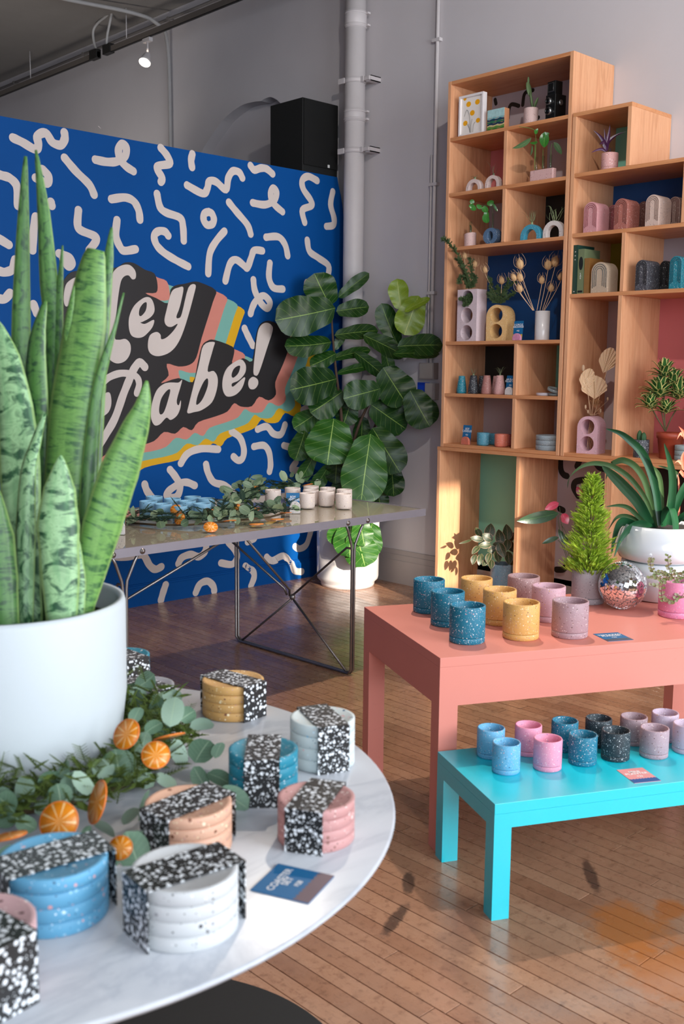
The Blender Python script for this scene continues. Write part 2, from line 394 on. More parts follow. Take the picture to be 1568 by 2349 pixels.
SQ=[
[(2.783,2.748),(2.837,2.733),(2.913,2.706),(2.933,2.735),(2.929,2.78),(2.98,2.805),(3.02,2.76),(3.071,2.753),(3.097,2.79),(3.096,2.825)],
[(3.094,2.685),(3.163,2.621),(3.248,2.557),(3.279,2.503)],
[(3.293,2.703),(3.37,2.701),(3.438,2.714),(3.495,2.754),(3.501,2.807),(3.475,2.818),(3.45,2.786),(3.455,2.736),(3.494,2.696),(3.549,2.672)],
[(3.748,2.836),(3.793,2.797),(3.812,2.753),(3.735,2.729),(3.719,2.707),(3.755,2.659),(3.745,2.634)],
[(3.983,2.833),(3.973,2.795),(3.979,2.753)],
[(3.94,2.638),(4.06,2.602),(4.095,2.634),(4.113,2.684),(4.166,2.687),(4.244,2.649),(4.264,2.724),(4.301,2.771),(4.352,2.771),(4.379,2.739)],
[(4.448,2.826),(4.48,2.803),(4.536,2.822),(4.586,2.823),(4.636,2.798)],
[(5.039,2.805),(4.958,2.823),(4.903,2.791),(4.911,2.733),(4.98,2.666),(4.986,2.629),(4.904,2.59),(4.925,2.51)],
[(5.19,2.748),(5.17,2.657),(5.203,2.569),(5.197,2.519),(5.131,2.503)],
[(4.466,2.59),(4.571,2.59),(4.652,2.629),(4.671,2.682),(4.644,2.706),(4.619,2.668),(4.644,2.606),(4.723,2.56)],
[(4.268,2.571),(4.326,2.521),(4.419,2.445),(4.448,2.387)],
[(4.107,2.494),(4.07,2.477),(4.067,2.435),(4.096,2.41),(4.135,2.422),(4.146,2.453),(4.132,2.483),(4.107,2.494)],
[(3.716,2.559),(3.736,2.484),(3.779,2.455),(3.884,2.433),(3.906,2.38),(3.91,2.296)],
[(3.395,2.491),(3.487,2.511),(3.548,2.496),(3.582,2.447),(3.59,2.392)],
[(3.794,2.316),(3.769,2.338),(3.723,2.336),(3.691,2.306),(3.706,2.254),(3.759,2.211),(3.85,2.171),(3.942,2.139)],
[(4.231,2.384),(4.162,2.314),(4.112,2.233),(4.098,2.106)],
[(3.174,2.403),(3.166,2.321),(3.186,2.291),(3.277,2.265),(3.284,2.237),(3.238,2.182)],
[(3.43,2.373),(3.42,2.281),(3.449,2.216),(3.48,2.198),(3.555,2.214)],
[(2.674,2.544),(2.713,2.538),(2.758,2.529),(2.796,2.489),(2.799,2.387)],
[(2.674,2.201),(2.736,2.17)],
[(2.953,2.603),(2.987,2.573),(2.981,2.53),(2.911,2.551)],
[(3,2.43),(3.005,2.41)],
[(2.904,2.338),(2.888,2.257),(2.878,2.152)],
[(4.58,2.378),(4.687,2.39),(4.747,2.344),(4.771,2.271)],
[(4.95,2.392),(4.972,2.318),(5.056,2.279),(5.153,2.232),(5.147,2.154)],
[(4.236,2.068),(4.273,2.178),(4.325,2.21),(4.399,2.172),(4.421,2.167),(4.452,2.234),(4.478,2.283),(4.547,2.286)],
[(4.613,2.21),(4.605,2.114),(4.644,2.049),(4.728,2.044)],
[(4.47,2.09),(4.483,2.018),(4.535,1.939),(4.589,1.908),(4.613,1.948),(4.56,1.99),(4.497,1.957),(4.464,1.914),(4.445,1.866)],
[(4.393,1.767),(4.42,1.721),(4.463,1.655)],
[(4.948,2.102),(4.94,2.056)],
[(2.668,2.025),(2.707,2.018),(2.753,2.038),(2.772,2.091)],
[(2.662,1.873),(2.701,1.872),(2.734,1.906)],
[(3.043,2.147),(3.106,2.129),(3.123,2.099),(3.105,2.078),(3.077,2.102),(3.061,2.138)],
[(2.874,1.851),(2.893,1.802)],
[(4.504,1.088),(4.585,1.104),(4.645,1.053),(4.713,1.047),(4.75,1.112)],
[(4.471,0.971),(4.559,0.975),(4.605,0.926),(4.619,0.84),(4.609,0.791)],
[(4.281,1.081),(4.352,1.036),(4.384,0.959),(4.374,0.899),(4.336,0.883),(4.295,0.911)],
[(3.869,0.889),(3.922,0.949),(4.024,0.976),(4.169,0.966)],
[(4.74,0.967),(4.833,0.942)],
[(4.916,1.212),(4.968,1.232)],
[(3.784,0.853),(3.824,0.807),(3.86,0.747),(3.848,0.69),(3.814,0.671),(3.771,0.675),(3.756,0.697),(3.789,0.727),(3.867,0.761),(3.919,0.761),(3.976,0.737)],
[(4.068,0.871),(4.085,0.811),(4.13,0.749),(4.222,0.72),(4.297,0.662)],
[(4.854,0.843),(4.813,0.795),(4.886,0.781)],
[(3.38,0.759),(3.436,0.771),(3.484,0.787)],
[(3.593,0.772),(3.609,0.729),(3.645,0.684)],
[(3.371,0.336),(3.442,0.324),(3.515,0.326),(3.576,0.319),(3.62,0.249),(3.662,0.218),(3.708,0.229)],
[(3.84,0.233),(3.869,0.27),(3.939,0.283),(4.002,0.26),(4.049,0.283),(4.064,0.322)],
[(4.247,0.333),(4.308,0.265),(4.322,0.217),(4.279,0.175),(4.185,0.196)],
[(4.414,0.315),(4.473,0.332)],
[(3.959,0.027),(3.994,0.08),(4.056,0.091),(4.101,0.053),(4.11,0.016)],
[(3.686,0.016),(3.705,0.068),(3.724,0.112)],
[(4.393,0.149),(4.445,0.106),(4.451,0.063),(4.424,0.009)],
[(4.583,0.19),(4.63,0.159),(4.735,0.18),(4.79,0.131),(4.824,0.066),(4.892,0.049)],
[(5.004,0.35),(4.959,0.241),(4.891,0.214),(4.846,0.236)],
[(3.261,0.314),(3.263,0.272),(3.274,0.215)],
]
for q in SQ: ribbon(q,.0248,CREAM,'painted_squiggle',5.5885,mural)
BLK=[(3.074,2.007),(3.147,2.056),(3.264,2.038),(3.355,2.077),(3.431,2.1),(3.478,2.128),(3.541,2.13),(3.619,2.096),(3.686,2.078),(3.708,2.014),(3.697,1.962),(3.62,1.955),(3.697,1.929),(3.784,1.902),(3.805,1.986),(3.847,2.016),(3.915,2.03),(3.988,2.048),(4.045,2.042),(4.156,2.002),(4.132,1.927),(4.041,1.696),(3.996,1.567),(3.943,1.521),(3.857,1.509),(3.769,1.525),(3.782,1.452),(3.724,1.403),(3.856,1.436),(3.968,1.41),(4.004,1.524),(4.04,1.639),(4.085,1.676),(4.142,1.684),(4.288,1.644),(4.303,1.601),(4.287,1.53),(4.377,1.569),(4.457,1.551),(4.488,1.708),(4.521,1.791),(4.58,1.823),(4.648,1.815),(4.779,1.759),(4.789,1.67),(4.729,1.532),(4.659,1.409),(4.665,1.325),(4.599,1.284),(4.515,1.31),(4.452,1.247),(4.357,1.246),(4.301,1.269),(4.244,1.215),(4.143,1.184),(4.008,1.151),(3.955,1.1),(3.889,1.123),(3.825,1.082),(3.741,1.096),(3.665,1.041),(3.558,1.018),(3.502,1.013),(3.359,0.992),(3.251,0.95),(3.059,0.993),(2.932,1.077),(2.913,1.335),(2.979,1.654),(3.013,1.871)]
def off(P,dx,dz): return [(p[0]+dx,p[1]-dz) for p in P]
S=.00156*1.0
lay=[('#dba712',118,74,'painted_yellow_band'),('#76aea2',88,52,'painted_mint_band'),('#cf8273',45,26,'painted_pink_band'),('#232021',0,0,'painted_black_shade')]
for k,(c,dx,dy,nm) in enumerate(lay):
    P=[tuple(p) for p in cr(BLK,3,True)]
    # sweep between the layer before and this one so notches stay filled
    part(nm,M().prism(off(P,dx*S*1.28,dy*S+dx*S*.0),'y',5.5886-.001*k,5.5905),plain(c,.5,var=.03),mural)
GL=[
[(3.81,1.972),(3.864,2.003),(3.901,2),(3.872,1.886),(3.844,1.821),(3.863,1.813),(3.887,1.842),(3.939,2.006),(3.994,2.027),(3.98,1.961),(3.915,1.776),(3.859,1.663),(3.794,1.599),(3.71,1.572),(3.652,1.585),(3.63,1.627),(3.644,1.696),(3.693,1.721),(3.723,1.706),(3.729,1.678),(3.767,1.688),(3.818,1.729),(3.854,1.777),(3.806,1.756),(3.77,1.763),(3.755,1.795),(3.77,1.854)],
[(3.603,1.924),(3.648,1.93),(3.674,1.901),(3.682,1.85),(3.654,1.811),(3.597,1.781),(3.578,1.775),(3.613,1.768),(3.675,1.795),(3.671,1.761),(3.644,1.726),(3.595,1.688),(3.544,1.682),(3.508,1.701),(3.495,1.755),(3.503,1.815),(3.539,1.877)],
[(3.408,2.081),(3.455,2.11),(3.509,2.116),(3.548,2.084),(3.55,2.042),(3.526,2.032),(3.5,2.054),(3.464,2.041),(3.441,1.998),(3.418,1.878),(3.394,1.691),(3.421,1.666),(3.471,1.672),(3.504,1.641),(3.502,1.587),(3.465,1.539),(3.403,1.524),(3.345,1.558),(3.316,1.623),(3.33,1.703),(3.348,1.822),(3.343,1.913),(3.368,2.019)],
[(3.064,1.918),(3.085,1.982),(3.146,2.02),(3.163,2),(3.131,1.902),(3.084,1.849),(3.064,1.867)],
[(3.788,1.408),(3.855,1.407),(3.883,1.42),(3.84,1.297),(3.853,1.262),(3.871,1.294),(3.867,1.247),(3.84,1.198),(3.792,1.171),(3.759,1.186),(3.708,1.145),(3.667,1.143),(3.644,1.196),(3.652,1.272),(3.687,1.355),(3.737,1.396)],
[(4.053,1.646),(4.139,1.67),(4.129,1.626),(4.083,1.485),(4.133,1.482),(4.164,1.439),(4.158,1.366),(4.117,1.279),(4.036,1.23),(3.974,1.217),(3.922,1.213),(3.936,1.275),(4.013,1.517)],
[(4.321,1.55),(4.368,1.558),(4.4,1.521),(4.392,1.469),(4.339,1.421),(4.283,1.401),(4.294,1.38),(4.386,1.442),(4.386,1.409),(4.357,1.358),(4.301,1.321),(4.236,1.317),(4.205,1.366),(4.209,1.439),(4.246,1.505)],
[(4.531,1.791),(4.58,1.811),(4.625,1.794),(4.633,1.757),(4.589,1.651),(4.515,1.477),(4.482,1.454),(4.465,1.484),(4.482,1.619),(4.502,1.738)],
[(4.463,1.445),(4.501,1.427),(4.505,1.394),(4.476,1.364),(4.437,1.364),(4.42,1.394),(4.43,1.427)],
[(3.257,1.212),(3.282,1.305),(3.322,1.344),(3.355,1.344),(3.363,1.283),(3.342,1.23),(3.295,1.204)],
]
for q in GL: part('painted_letter',M().prism([tuple(p) for p in cr(q,4,True)],'y',5.5838,5.5858),CREAM,mural)
for q,ww in (([(3.245,1.004),(3.315,1.089),(3.387,1.195),(3.445,1.33),(3.491,1.424),(3.527,1.492),(3.568,1.531),(3.605,1.504)],.026),([(3.277,1.385),(3.347,1.438),(3.44,1.465),(3.534,1.449),(3.561,1.404),(3.544,1.342)],.022),([(3.33,2.884),(3.315,2.894)],.001)):
    ribbon(q,ww,CREAM,'painted_letter',5.5836,mural)
CT=[
[(3.602,1.892),(3.625,1.897),(3.618,1.85),(3.585,1.815),(3.569,1.823),(3.576,1.861)],
[(3.762,1.354),(3.79,1.363),(3.778,1.312),(3.743,1.226),(3.714,1.208),(3.705,1.24),(3.722,1.306)],
[(4.05,1.41),(4.083,1.433),(4.082,1.381),(4.037,1.295),(3.992,1.264),(4.003,1.324)],
[(4.321,1.513),(4.351,1.516),(4.335,1.469),(4.294,1.439),(4.279,1.454),(4.293,1.491)],
]
for q in CT: part('painted_counter',M().prism([tuple(p) for p in cr(q,4,True)],'y',5.5828,5.586),plain('#232021',.5,var=.03),mural)

# speaker on the partition
s=thing('loudspeaker','big black box loudspeaker standing on top of the blue mural wall','speaker',(4.923,5.6,2.853))
part('cabinet',M().box((0,.012,0),(.33,.36,.495)),plain('#0b0d0d',.75,var=.1),s,edge=.004)
part('grille',M().box((.006,0,.05),(.324,.012,.489)),plain('#070808',.95,var=.1,bmp=.4),s,edge=.004)
part('badge',M().box((.225,-.003,.055),(.243,0,.075)),plain('#d8d8d8',.4),s)

# ---- pipes, conduits ----
PWH=plain('#c9c3c4',.5,var=.03,name='white_pipe_paint')
p=thing('drain_pipe','thick white drain pipe clamped vertically beside the blue wall','pipe',(5.215,5.40,0))
part('pipe',M().lathe([(.071,.0),(.071,4.48)],32),PWH,p)
for y0,y1 in (((5.215,5.413,3.812),(5.215,5.415,3.914)),((5.215,5.404,3.197),(5.215,5.405,3.272))):
    z0,z1=y0[2],y1[2]
    c=part('coupling',M().lathe([(.0712,z0-.004),(.076,z0),(.076,z1),(.0712,z1+.004)],32),PWH,p)
    for zz in (z0+.012,z1-.012):
        part('hose_clamp',M().lathe([(.0765,zz-.006),(.0785,zz-.006),(.0785,zz+.006),(.0765,zz+.006)],32,closed=True).box((.03,-.088,zz-.006),(.055,-.066,zz+.006)),PWH,c)
for q in ((5.215,5.408,3.463),(5.215,5.401,2.999)):
    z=q[2]
    m=M().lathe([(.0715,z-.018),(.076,z-.018),(.076,z+.018),(.0715,z+.018)],32,closed=True)
    m.box((-.02,-.1,z-.018),(-.015,-.07,z+.018)).box((-.06,.03,z-.018),(-.075,.09,z+.018))
    m.box((.0,-.155,z-.018),(.095,-.150,z+.018)).box((.0,-.155,z+.012),(.095,-.11,z+.018)).box((.0,-.155,z-.018),(.095,-.11,z-.012)).box((-.015,-.15,z-.012),(.0,-.075,z+.012))
    part('pipe_clamp',m,PWH,p)
q0=(5.29,4.712,3.692);q1=(5.29,4.731,1.542)
c=thing('conduit','thin grey conduit running down the wall left of the tall shelf','conduit',(5.295,(q0[1]+q1[1])/2,0))
part('tube',M().tube([(0,0,1.5),(0,0,4.48)],.0125,10),PWH,c)
part('tube',M().tube([(-.005,.026,1.5),(-.005,.026,2.9)],.007,8),PWH,c)
for z in (2.0,2.7,3.6): part('strap',M().box((-.016,-.03,z),(.014,.035,z+.02)),PWH,c)
b=thing('junction_box','grey metal junction box on the wall beside the shelf','electric box',(5.31,4.73,1.44))
part('box',M().box((-.05,-.066,0),(-.001,.066,.11)),plain('#98918d',.5,.2),b,edge=.003)
part('cover_plate',M().box((-.053,-.058,.008),(-.05,.058,.102)),plain('#a39d98',.45,.3),b)
solo('wall_tape',M().box((-.003,-.054,-.04),(0,.054,.04)),plain('#0f49d8',.5,name='blue_tape'),'bright blue square of tape on the wall under the junction box','tape',loc=(5.309,4.795,1.378))
solo('outlet_box',M().box((-.045,-.045,-.055),(0,.045,.055)),plain('#a09a97',.55),'small grey box with switch below the junction box','electric box',loc=(5.309,4.70,1.36),edge=.003)

GC=plain('#77726f',.55,var=.05)
# conduit along ceiling edge
c=thing('ceiling_conduit','thin grey conduit running along the ceiling edge','conduit',(5.27,3,4.40))
part('tube',M().tube([(0,0,0),(0,8.9,0)],.012,8),GC,c)
for k in range(6): part('strap',M().box((-.014,1.4*k+.5,-.014),(.038,1.4*k+.53,.016)),GC,c)
c=thing('wall_conduit','white conduit climbing the grey wall and bending over the ceiling','conduit',(5.29,7.74,2.0))
part('tube',M().tube([tuple(Vector(v)-Vector((5.29,7.74,2.0))) for v in cr([(5.29,7.74,2.0),(5.29,7.74,3.4),(5.28,7.75,4.2),(5.2,7.78,4.36),(5.0,7.85,4.42),(4.5,8.0,4.44),(3.9,8.1,4.45)],5)],.016,10),plain('#a5a2a2',.5),c)
TR=plain('#6a625c',.5,.1,var=.05,name='bronze_track'); DK=plain('#1b1917',.5)
# two track pieces, X=5.0, z=4.2
t0=(5,10.292,4.201);t1=(5,8.394,4.191);t2=(5,8.292,4.207);t3=(5,6.49,4.2)
Z0=(t0[2]+t3[2])/2
for nm,a,b_,lab in (('light_track',t1[1],t0[1]+.6,'far length of brown ceiling track, ending in a black feed'),('light_track',t3[1]-2.2,t2[1],'near length of brown ceiling track carrying the lit lamp')):
    L_=abs(b_-a); t=thing(nm,lab,'track',(5.0,min(a,b_),Z0))
    part('rail',M().box((-.014,0,-.02),(.014,L_,.022)),TR,t)
    part('slot',M().box((-.009,.0,-.026),(.009,L_,-.02)),DK,t)
    e=0 if a>t0[1]-6 and b_>t0[1] else L_
    part('end_feed',M().box((-.024,e-.0 if e==0 else e-.12,-.03),(.024,e+.12 if e==0 else e,.045)),DK,t)
    part('hanger_wire',M().tube([(0,L_*.5 if e==0 else L_-.35,.03),(0,L_*.5 if e==0 else L_-.35,4.48-Z0)],.004,6),PWH,t)
def cable(pts,lab):
    pts=[Vector(a) for a in pts]; o=thing('cable',lab,'cable',tuple(pts[0]))
    part('cord',M().tube([a-pts[0] for a in cr(pts,6)],.011,8),plain('#b5b2b0',.5),o)
cable([(5,8.422,4.23),(5,8.469,4.323),(5,8.473,4.414),(5,8.39,4.461),(5,8.209,4.498),(5,8.122,4.584)],'white cable looping down to the far track feed')
cable([(5,8.263,4.233),(5,8.244,4.329),(5,8.198,4.425),(5,8.122,4.584)],'white cable dropping straight to the near track feed')
h=(5,7.627,4.17); hb=(5,7.695,4.048)
l=thing('track_spotlight','small white track spotlight, switched on, above the blue wall','lamp',(5.0,h[1],Z0-.03))
part('adapter',M().box((-.018,-.05,-.03),(.018,.05,.0)),PWH,l)
part('stem',M().tube([(0,0,-.03),(0,0,-.13)],.009,8),PWH,l)
hd=M().lathe([(.022,0),(.03,.02),(.042,.07),(.052,.1),(.047,.1),(.038,.07)],20,closed=True)
o=part('lamp_head',hd,PWH,l); dd=Vector((-.45,-.25,-.8)).normalized(); o.location=(0,0,-.12); o.rotation_euler=dd.to_track_quat('Z','Y').to_euler()
bu=part('bulb',M().lathe([(.0,.085),(.02,.088),(.04,.097),(.047,.099)],20,closed=True),plain('#fff1dc',.4,emit=14),o)
# ---------------- shelving ----------------
def maple(name,c1,c2,knots=0,axis='z'):
    m,nt,b=newmat(name)
    sc_={'z':(9,9,.7),'y':(9,.7,9)}[axis]
    v=coords(nt,'Object',sc_); n=noisen(nt,v,2.6,5,.6,1.6)
    f=noisen(nt,coords(nt,'Object',tuple(s*6 for s in sc_)),5,4,.7)
    c=ramp(nt,n,[(.32,lin(c1)),(.55,lin(c2)),(.75,lin(c1))])
    c=mix(nt,ramp(nt,f,[(.55,(0,0,0)),(.8,(.35,.35,.35))]),c,lin('#a8683f'))
    wv=N(nt,'ShaderNodeTexWave'); wv.inputs['Scale'].default_value=1.3; wv.inputs['Distortion'].default_value=9; wv.inputs['Detail'].default_value=3
    wv.wave_type='RINGS'; nt.links.new(v,wv.inputs[0])
    c=mix(nt,ramp(nt,wv.outputs['Fac'],[(.0,(.3,.3,.3)),(.09,(0,0,0))]),c,lin('#b57a50'))
    nt.links.new(c,b.inputs['Base Color']); b.inputs['Roughness'].default_value=.42
    return m
MV=maple('maple_upright','#d0936a','#dca47c'); MH=maple('maple_board','#c37f50','#d09264',axis='y')
XF=4.91; XB=5.305; T=.0205
PINKP='#dd8385'; LIL='#b8a9ac'; NAVY='#06457f'; MINT='#82cbb4'; BLACK='#141413'; OLIVE='#9c8c1c'
def board(u,y0,y1,z0,x0=XF): return part('shelf_board',M().box((x0+.0015,y0,z0),(XB,y1,z0+T)),MH,u,True,edge=.0012)
def upright(u,y0,z0,z1,nm='divider',x0=XF,t=.0225): return part(nm,M().box((x0,y0,z0),(XB,y0+t,z1)),MV,u,True,edge=.0012)
def back(u,y0,y1,z0,z1,c,nm='back_panel'): return part(nm,M().box((XB-.006,y0,z0),(XB-.001,y1,z1)),plain(c,.6,var=.05,nscale=3),u,True)
def squig(parent,pts,w=.016,x=XB-.0068):
    P=cr(pts,5); m=M()
    for k,p in enumerate(P):
        vs=[(x-k*1e-5,p[0],p[1])]+[(x-k*1e-5,p[0]+w*math.cos(a*PI/6),p[1]+w*math.sin(a*PI/6)) for a in range(12)]
        m.add(vs,[(0,a+1,(a+1)%12+1) for a in range(12)])
        if k:
            q=P[k-1]; t=(p-q).normalized(); n=Vector((-t[1],t[0]))*w
            m.add([(x-k*1e-5-5e-6,a[0],a[1]) for a in (q+n,p+n,p-n,q-n)],[(0,1,2,3)])
    return part('painted_squiggle',m,plain(BLACK,.5),parent,True)
zs=[1.0305,1.3405,1.655,2.216,2.534,2.855]
A=thing('shelf_unit','tall maple shelf unit, highest of the wall units, five rows of plants and vases','shelf unit',(XF,3.845,1.0305))
upright(A,3.404,1.0305,3.2,'side_panel'); upright(A,4.2625,1.0305,3.2,'side_panel')
board(A,3.4275,4.262,3.1795)
for z in zs: board(A,3.4275,4.262,z)
for z0,z1,y in ((2.555,2.855,3.835),(2.2375,2.534,3.834),(1.361,1.655,3.717),(1.051,1.3405,3.717)): upright(A,y,z0,z1)
bp=back(A,3.427,4.262,2.876,3.179,'#b9aeb4')
for q in ([(4.24,3.16),(4.232,3.135)],[(4.135,3.032),(4.134,3.074),(4.118,3.108),(4.091,3.106),(4.057,3.092)],[(4.027,3.093),(4.019,3.148),(3.994,3.166),(3.955,3.165)],[(3.928,2.992),(3.909,3.001)]): squig(bp,q,.012)
back(A,3.857,4.262,2.5545,2.855,PINKP); back(A,3.427,3.835,2.5545,2.855,LIL)
back(A,3.857,4.262,2.2365,2.534,LIL); back(A,3.427,3.835,2.2365,2.534,BLACK)
back(A,3.427,4.262,1.6755,2.216,NAVY)
back(A,3.74,4.262,1.361,1.655,BLACK); back(A,3.427,3.717,1.361,1.655,MINT)
back(A,3.74,4.262,1.051,1.3405,LIL); back(A,3.427,3.717,1.051,1.3405,LIL)
B=thing('shelf_unit','maple shelf unit right of the tallest one, stepped top, books and arches','shelf unit',(XF,3.0,1.0305))
upright(B,3.3725,1.0305,2.856,'side_panel'); upright(B,2.30,1.0305,2.539,'side_panel')
part('shelf_board',M().box((XF,3.036,2.856),(XB,3.395,2.8765)),MH,B,True,edge=.0012)
upright(B,3.036,2.56,2.856,'side_panel')
for z in (2.5395,2.2225,1.9005,1.0305): board(B,2.3225,3.372,z)
upright(B,2.708,2.243,2.5395); upright(B,3.04,1.921,2.2225); upright(B,3.045,1.051,1.9005)
back(B,3.058,3.372,2.56,2.856,MINT); back(B,2.73,3.372,2.243,2.5395,NAVY); back(B,2.3225,2.708,2.243,2.5395,LIL)
back(B,3.062,3.372,1.921,2.2225,OLIVE); back(B,2.3225,3.04,1.921,2.2225,'#a7a0a8')
back(B,3.067,3.372,1.051,1.9005,LIL); back(B,2.3225,3.045,1.051,1.9005,'#d07173')
Cc=thing('base_unit','low maple base unit under the tallest shelf, mint and white backs','shelf unit',(XF,3.69,0))
part('top_board',M().box((XF-.012,3.0735,1.0085),(XB,4.3,1.0295)),MH,Cc,True,edge=.0012)
upright(Cc,4.277,0,1.0085,'side_panel',XF-.01); upright(Cc,3.675,.022,1.0085); upright(Cc,3.0735,0,1.0085,'side_panel',XF-.01)
part('bottom_board',M().box((XF,3.096,0),(XB,4.277,.0215)),MH,Cc,True)
back(Cc,3.6975,4.277,.0215,1.0085,MINT); bp=back(Cc,3.096,3.675,.0215,1.0085,'#b8aaad')
for q in ([(3.66,0.977),(3.658,0.932),(3.649,0.899),(3.63,0.88),(3.609,0.875)],[(3.523,0.979),(3.54,0.939)],[(3.411,0.967),(3.388,0.945),(3.361,0.938)],[(3.524,0.762),(3.557,0.807),(3.55,0.842),(3.511,0.857),(3.478,0.862)],[(3.313,0.838),(3.356,0.835),(3.387,0.799),(3.374,0.767)],[(3.373,0.752),(3.339,0.723),(3.332,0.681),(3.336,0.647)],[(3.651,0.671),(3.628,0.664)],[(3.658,0.293),(3.617,0.299),(3.595,0.317)]): squig(bp,q,.0195)
Dd=thing('base_unit','low maple base unit behind the orange bromeliad, with a black back','shelf unit',(XF,2.6,0))
part('top_board',M().box((XF-.012,2.2,1.0085),(XB,3.0725,1.0295)),MH,Dd,True,edge=.0012)
upright(Dd,3.05,0,1.0085,'side_panel',XF-.01); upright(Dd,2.2,0,1.0085,'side_panel',XF-.01)
part('bottom_board',M().box((XF,2.2225,0),(XB,3.05,.0215)),MH,Dd,True)
back(Dd,2.2225,3.05,.0215,1.0085,'#151312')
# ---------------- tables ----------------
def parsons(name,label,cat,N_,ang,L_,W_,h,leg,apron,mat,world=None):
    """N_ = near-left corner on the floor; L_ along ang, W_ along ang+90"""
    t=thing(name,label,cat,(N_[0],N_[1],0),ang)
    part('top',M().box((0,0,h-.03),(L_,W_,h)),mat,t,edge=.0008)
    part('apron',M().box((leg,0,h-apron),(L_-leg,leg,h-.03)),mat,t); part('apron',M().box((leg,W_-leg,h-apron),(L_-leg,W_,h-.03)),mat,t)
    part('apron',M().box((0,leg,h-apron),(leg,W_-leg,h-.03)),mat,t); part('apron',M().box((L_-leg,leg,h-apron),(L_,W_-leg,h-.03)),mat,t)
    for x in (0,L_-leg):
        for y in (0,W_-leg): part('leg',M().box((x,y,0),(x+leg,y+leg,h-.03)),mat,t)
    return t
def paint(name,c,rough,coat,wear='#b07060',wamt=.25):
    m,nt,b=newmat(name); v=coords(nt)
    n=noisen(nt,v,5,5,.6); s=noisen(nt,v,60,4,.8)
    col=mix(nt,n,tuple(x*.93 for x in lin(c)[:3])+(1,),lin(c))
    col=mix(nt,ramp(nt,s,[(.62,(0,0,0)),(.75,(wamt,)*3)]),col,lin(wear))
    nt.links.new(col,b.inputs['Base Color']); b.inputs['Roughness'].default_value=rough; b.inputs['Coat Weight'].default_value=coat; b.inputs['Coat Roughness'].default_value=.25
    return m
parsons('pink_table','coral pink painted display table, the taller of the two on the right','table',(2.353,2.035,0),-.452,1.38,.722,.628,.062,.155,paint('coral_paint','#da8677',.55,.1,'#a85848'))
parsons('turquoise_bench','low glossy turquoise bench in front of the coral table','bench',(2.157,1.659,0),-.462,1.25,.409,.337,.052,.072,paint('turquoise_paint','#08c6d8',.3,.6,'#0aa5b5',.1))
# steel and glass table
STEEL=plain('#8d8886',.38,.85,var=.05,name='brushed_steel'); ALU=plain('#8f8a92',.5,.4,var=.06,name='grey_steel_edge')
g=thing('glass_table','long glass-topped table with a steel edge and thin rod legs, before the blue wall','table',(3.485,3.556,0),.022)
x0,x1,y0,y1,zt=-1.75,.50,0.0,1.0,.792
m=M().box((x0,y0,zt-.036),(x1,y0+.012,zt)).box((x0,y1-.012,zt-.036),(x1,y1,zt)).box((x0,y0+.012,zt-.036),(x0+.012,y1-.012,zt)).box((x1-.012,y0+.012,zt-.036),(x1,y1-.012,zt))
m.box((x0+.012,y0+.012,zt-.016),(x1-.012,y0+.03,zt-.010)).box((x0+.012,y1-.03,zt-.016),(x1-.012,y1-.012,zt-.010))
part('edge_frame',m,ALU,g)
gm,nt,b=newmat('smoked_glass'); b.inputs['Base Color'].default_value=(.42,.37,.28,1); b.inputs['Roughness'].default_value=.03
b.inputs['Transmission Weight'].default_value=.35; b.inputs['IOR'].default_value=1.5
part('glass_top',M().box((x0+.013,y0+.013,zt-.0095),(x1-.013,y1-.013,zt-.002)),gm,g)
def rodframe(fx,s):
    r=.0065
    for k in (-1,1):
        xx=fx+k*.0085
        pts=[(fx+k*.068,.02,zt-.02),(fx+k*.045,.022,zt-.06),(xx+k*.004,.03,.655),(xx,.03,.62),(xx,.03,.03),(xx,.05,.008),(xx,.90,.008),(xx,.925,.03),(xx,.925,.62),(xx+k*.004,.925,.655),(fx+k*.045,.933,zt-.06),(fx+k*.068,.935,zt-.02)]
        part('leg',M().tube(pts,r,10),STEEL,g)
    cx,cz=fx,.33
    part('brace',M().tube([(fx,.07,.012),(fx,.46,.31)],.006,8),STEEL,g)
    part('brace',M().tube([(fx,.885,.012),(fx,.48,.31)],.006,8),STEEL,g)
    part('brace',M().tube([(fx,.04,.635),(fx,.075,.635),(fx,.46,.34)],.006,8),STEEL,g)
    part('brace',M().tube([(fx-s*.02,.47,.335),(fx-s*.03,.46,.37),(fx-s*.62,.12,zt-.03)],.006,8),STEEL,g)
    part('brace',M().tube([(fx-s*.02,.49,.335),(fx-s*.03,.50,.37),(fx-s*.30,.88,zt-.03)],.006,8),STEEL,g)
    part('knuckle',M().ball((fx,.47,.325),.016,12,8),STEEL,g)
rodframe(0,1); rodframe(-1.30,-1)
for xx in (.068,-.068,-1.30+.068,-1.30-.068):
    o=part('bolt',M().lathe([(.012,0),(.012,.003),(.006,.003),(.006,.009)],12),STEEL,g); o.location=(xx,0.0,zt-.02); o.rotation_euler=(PI/2,0,0)
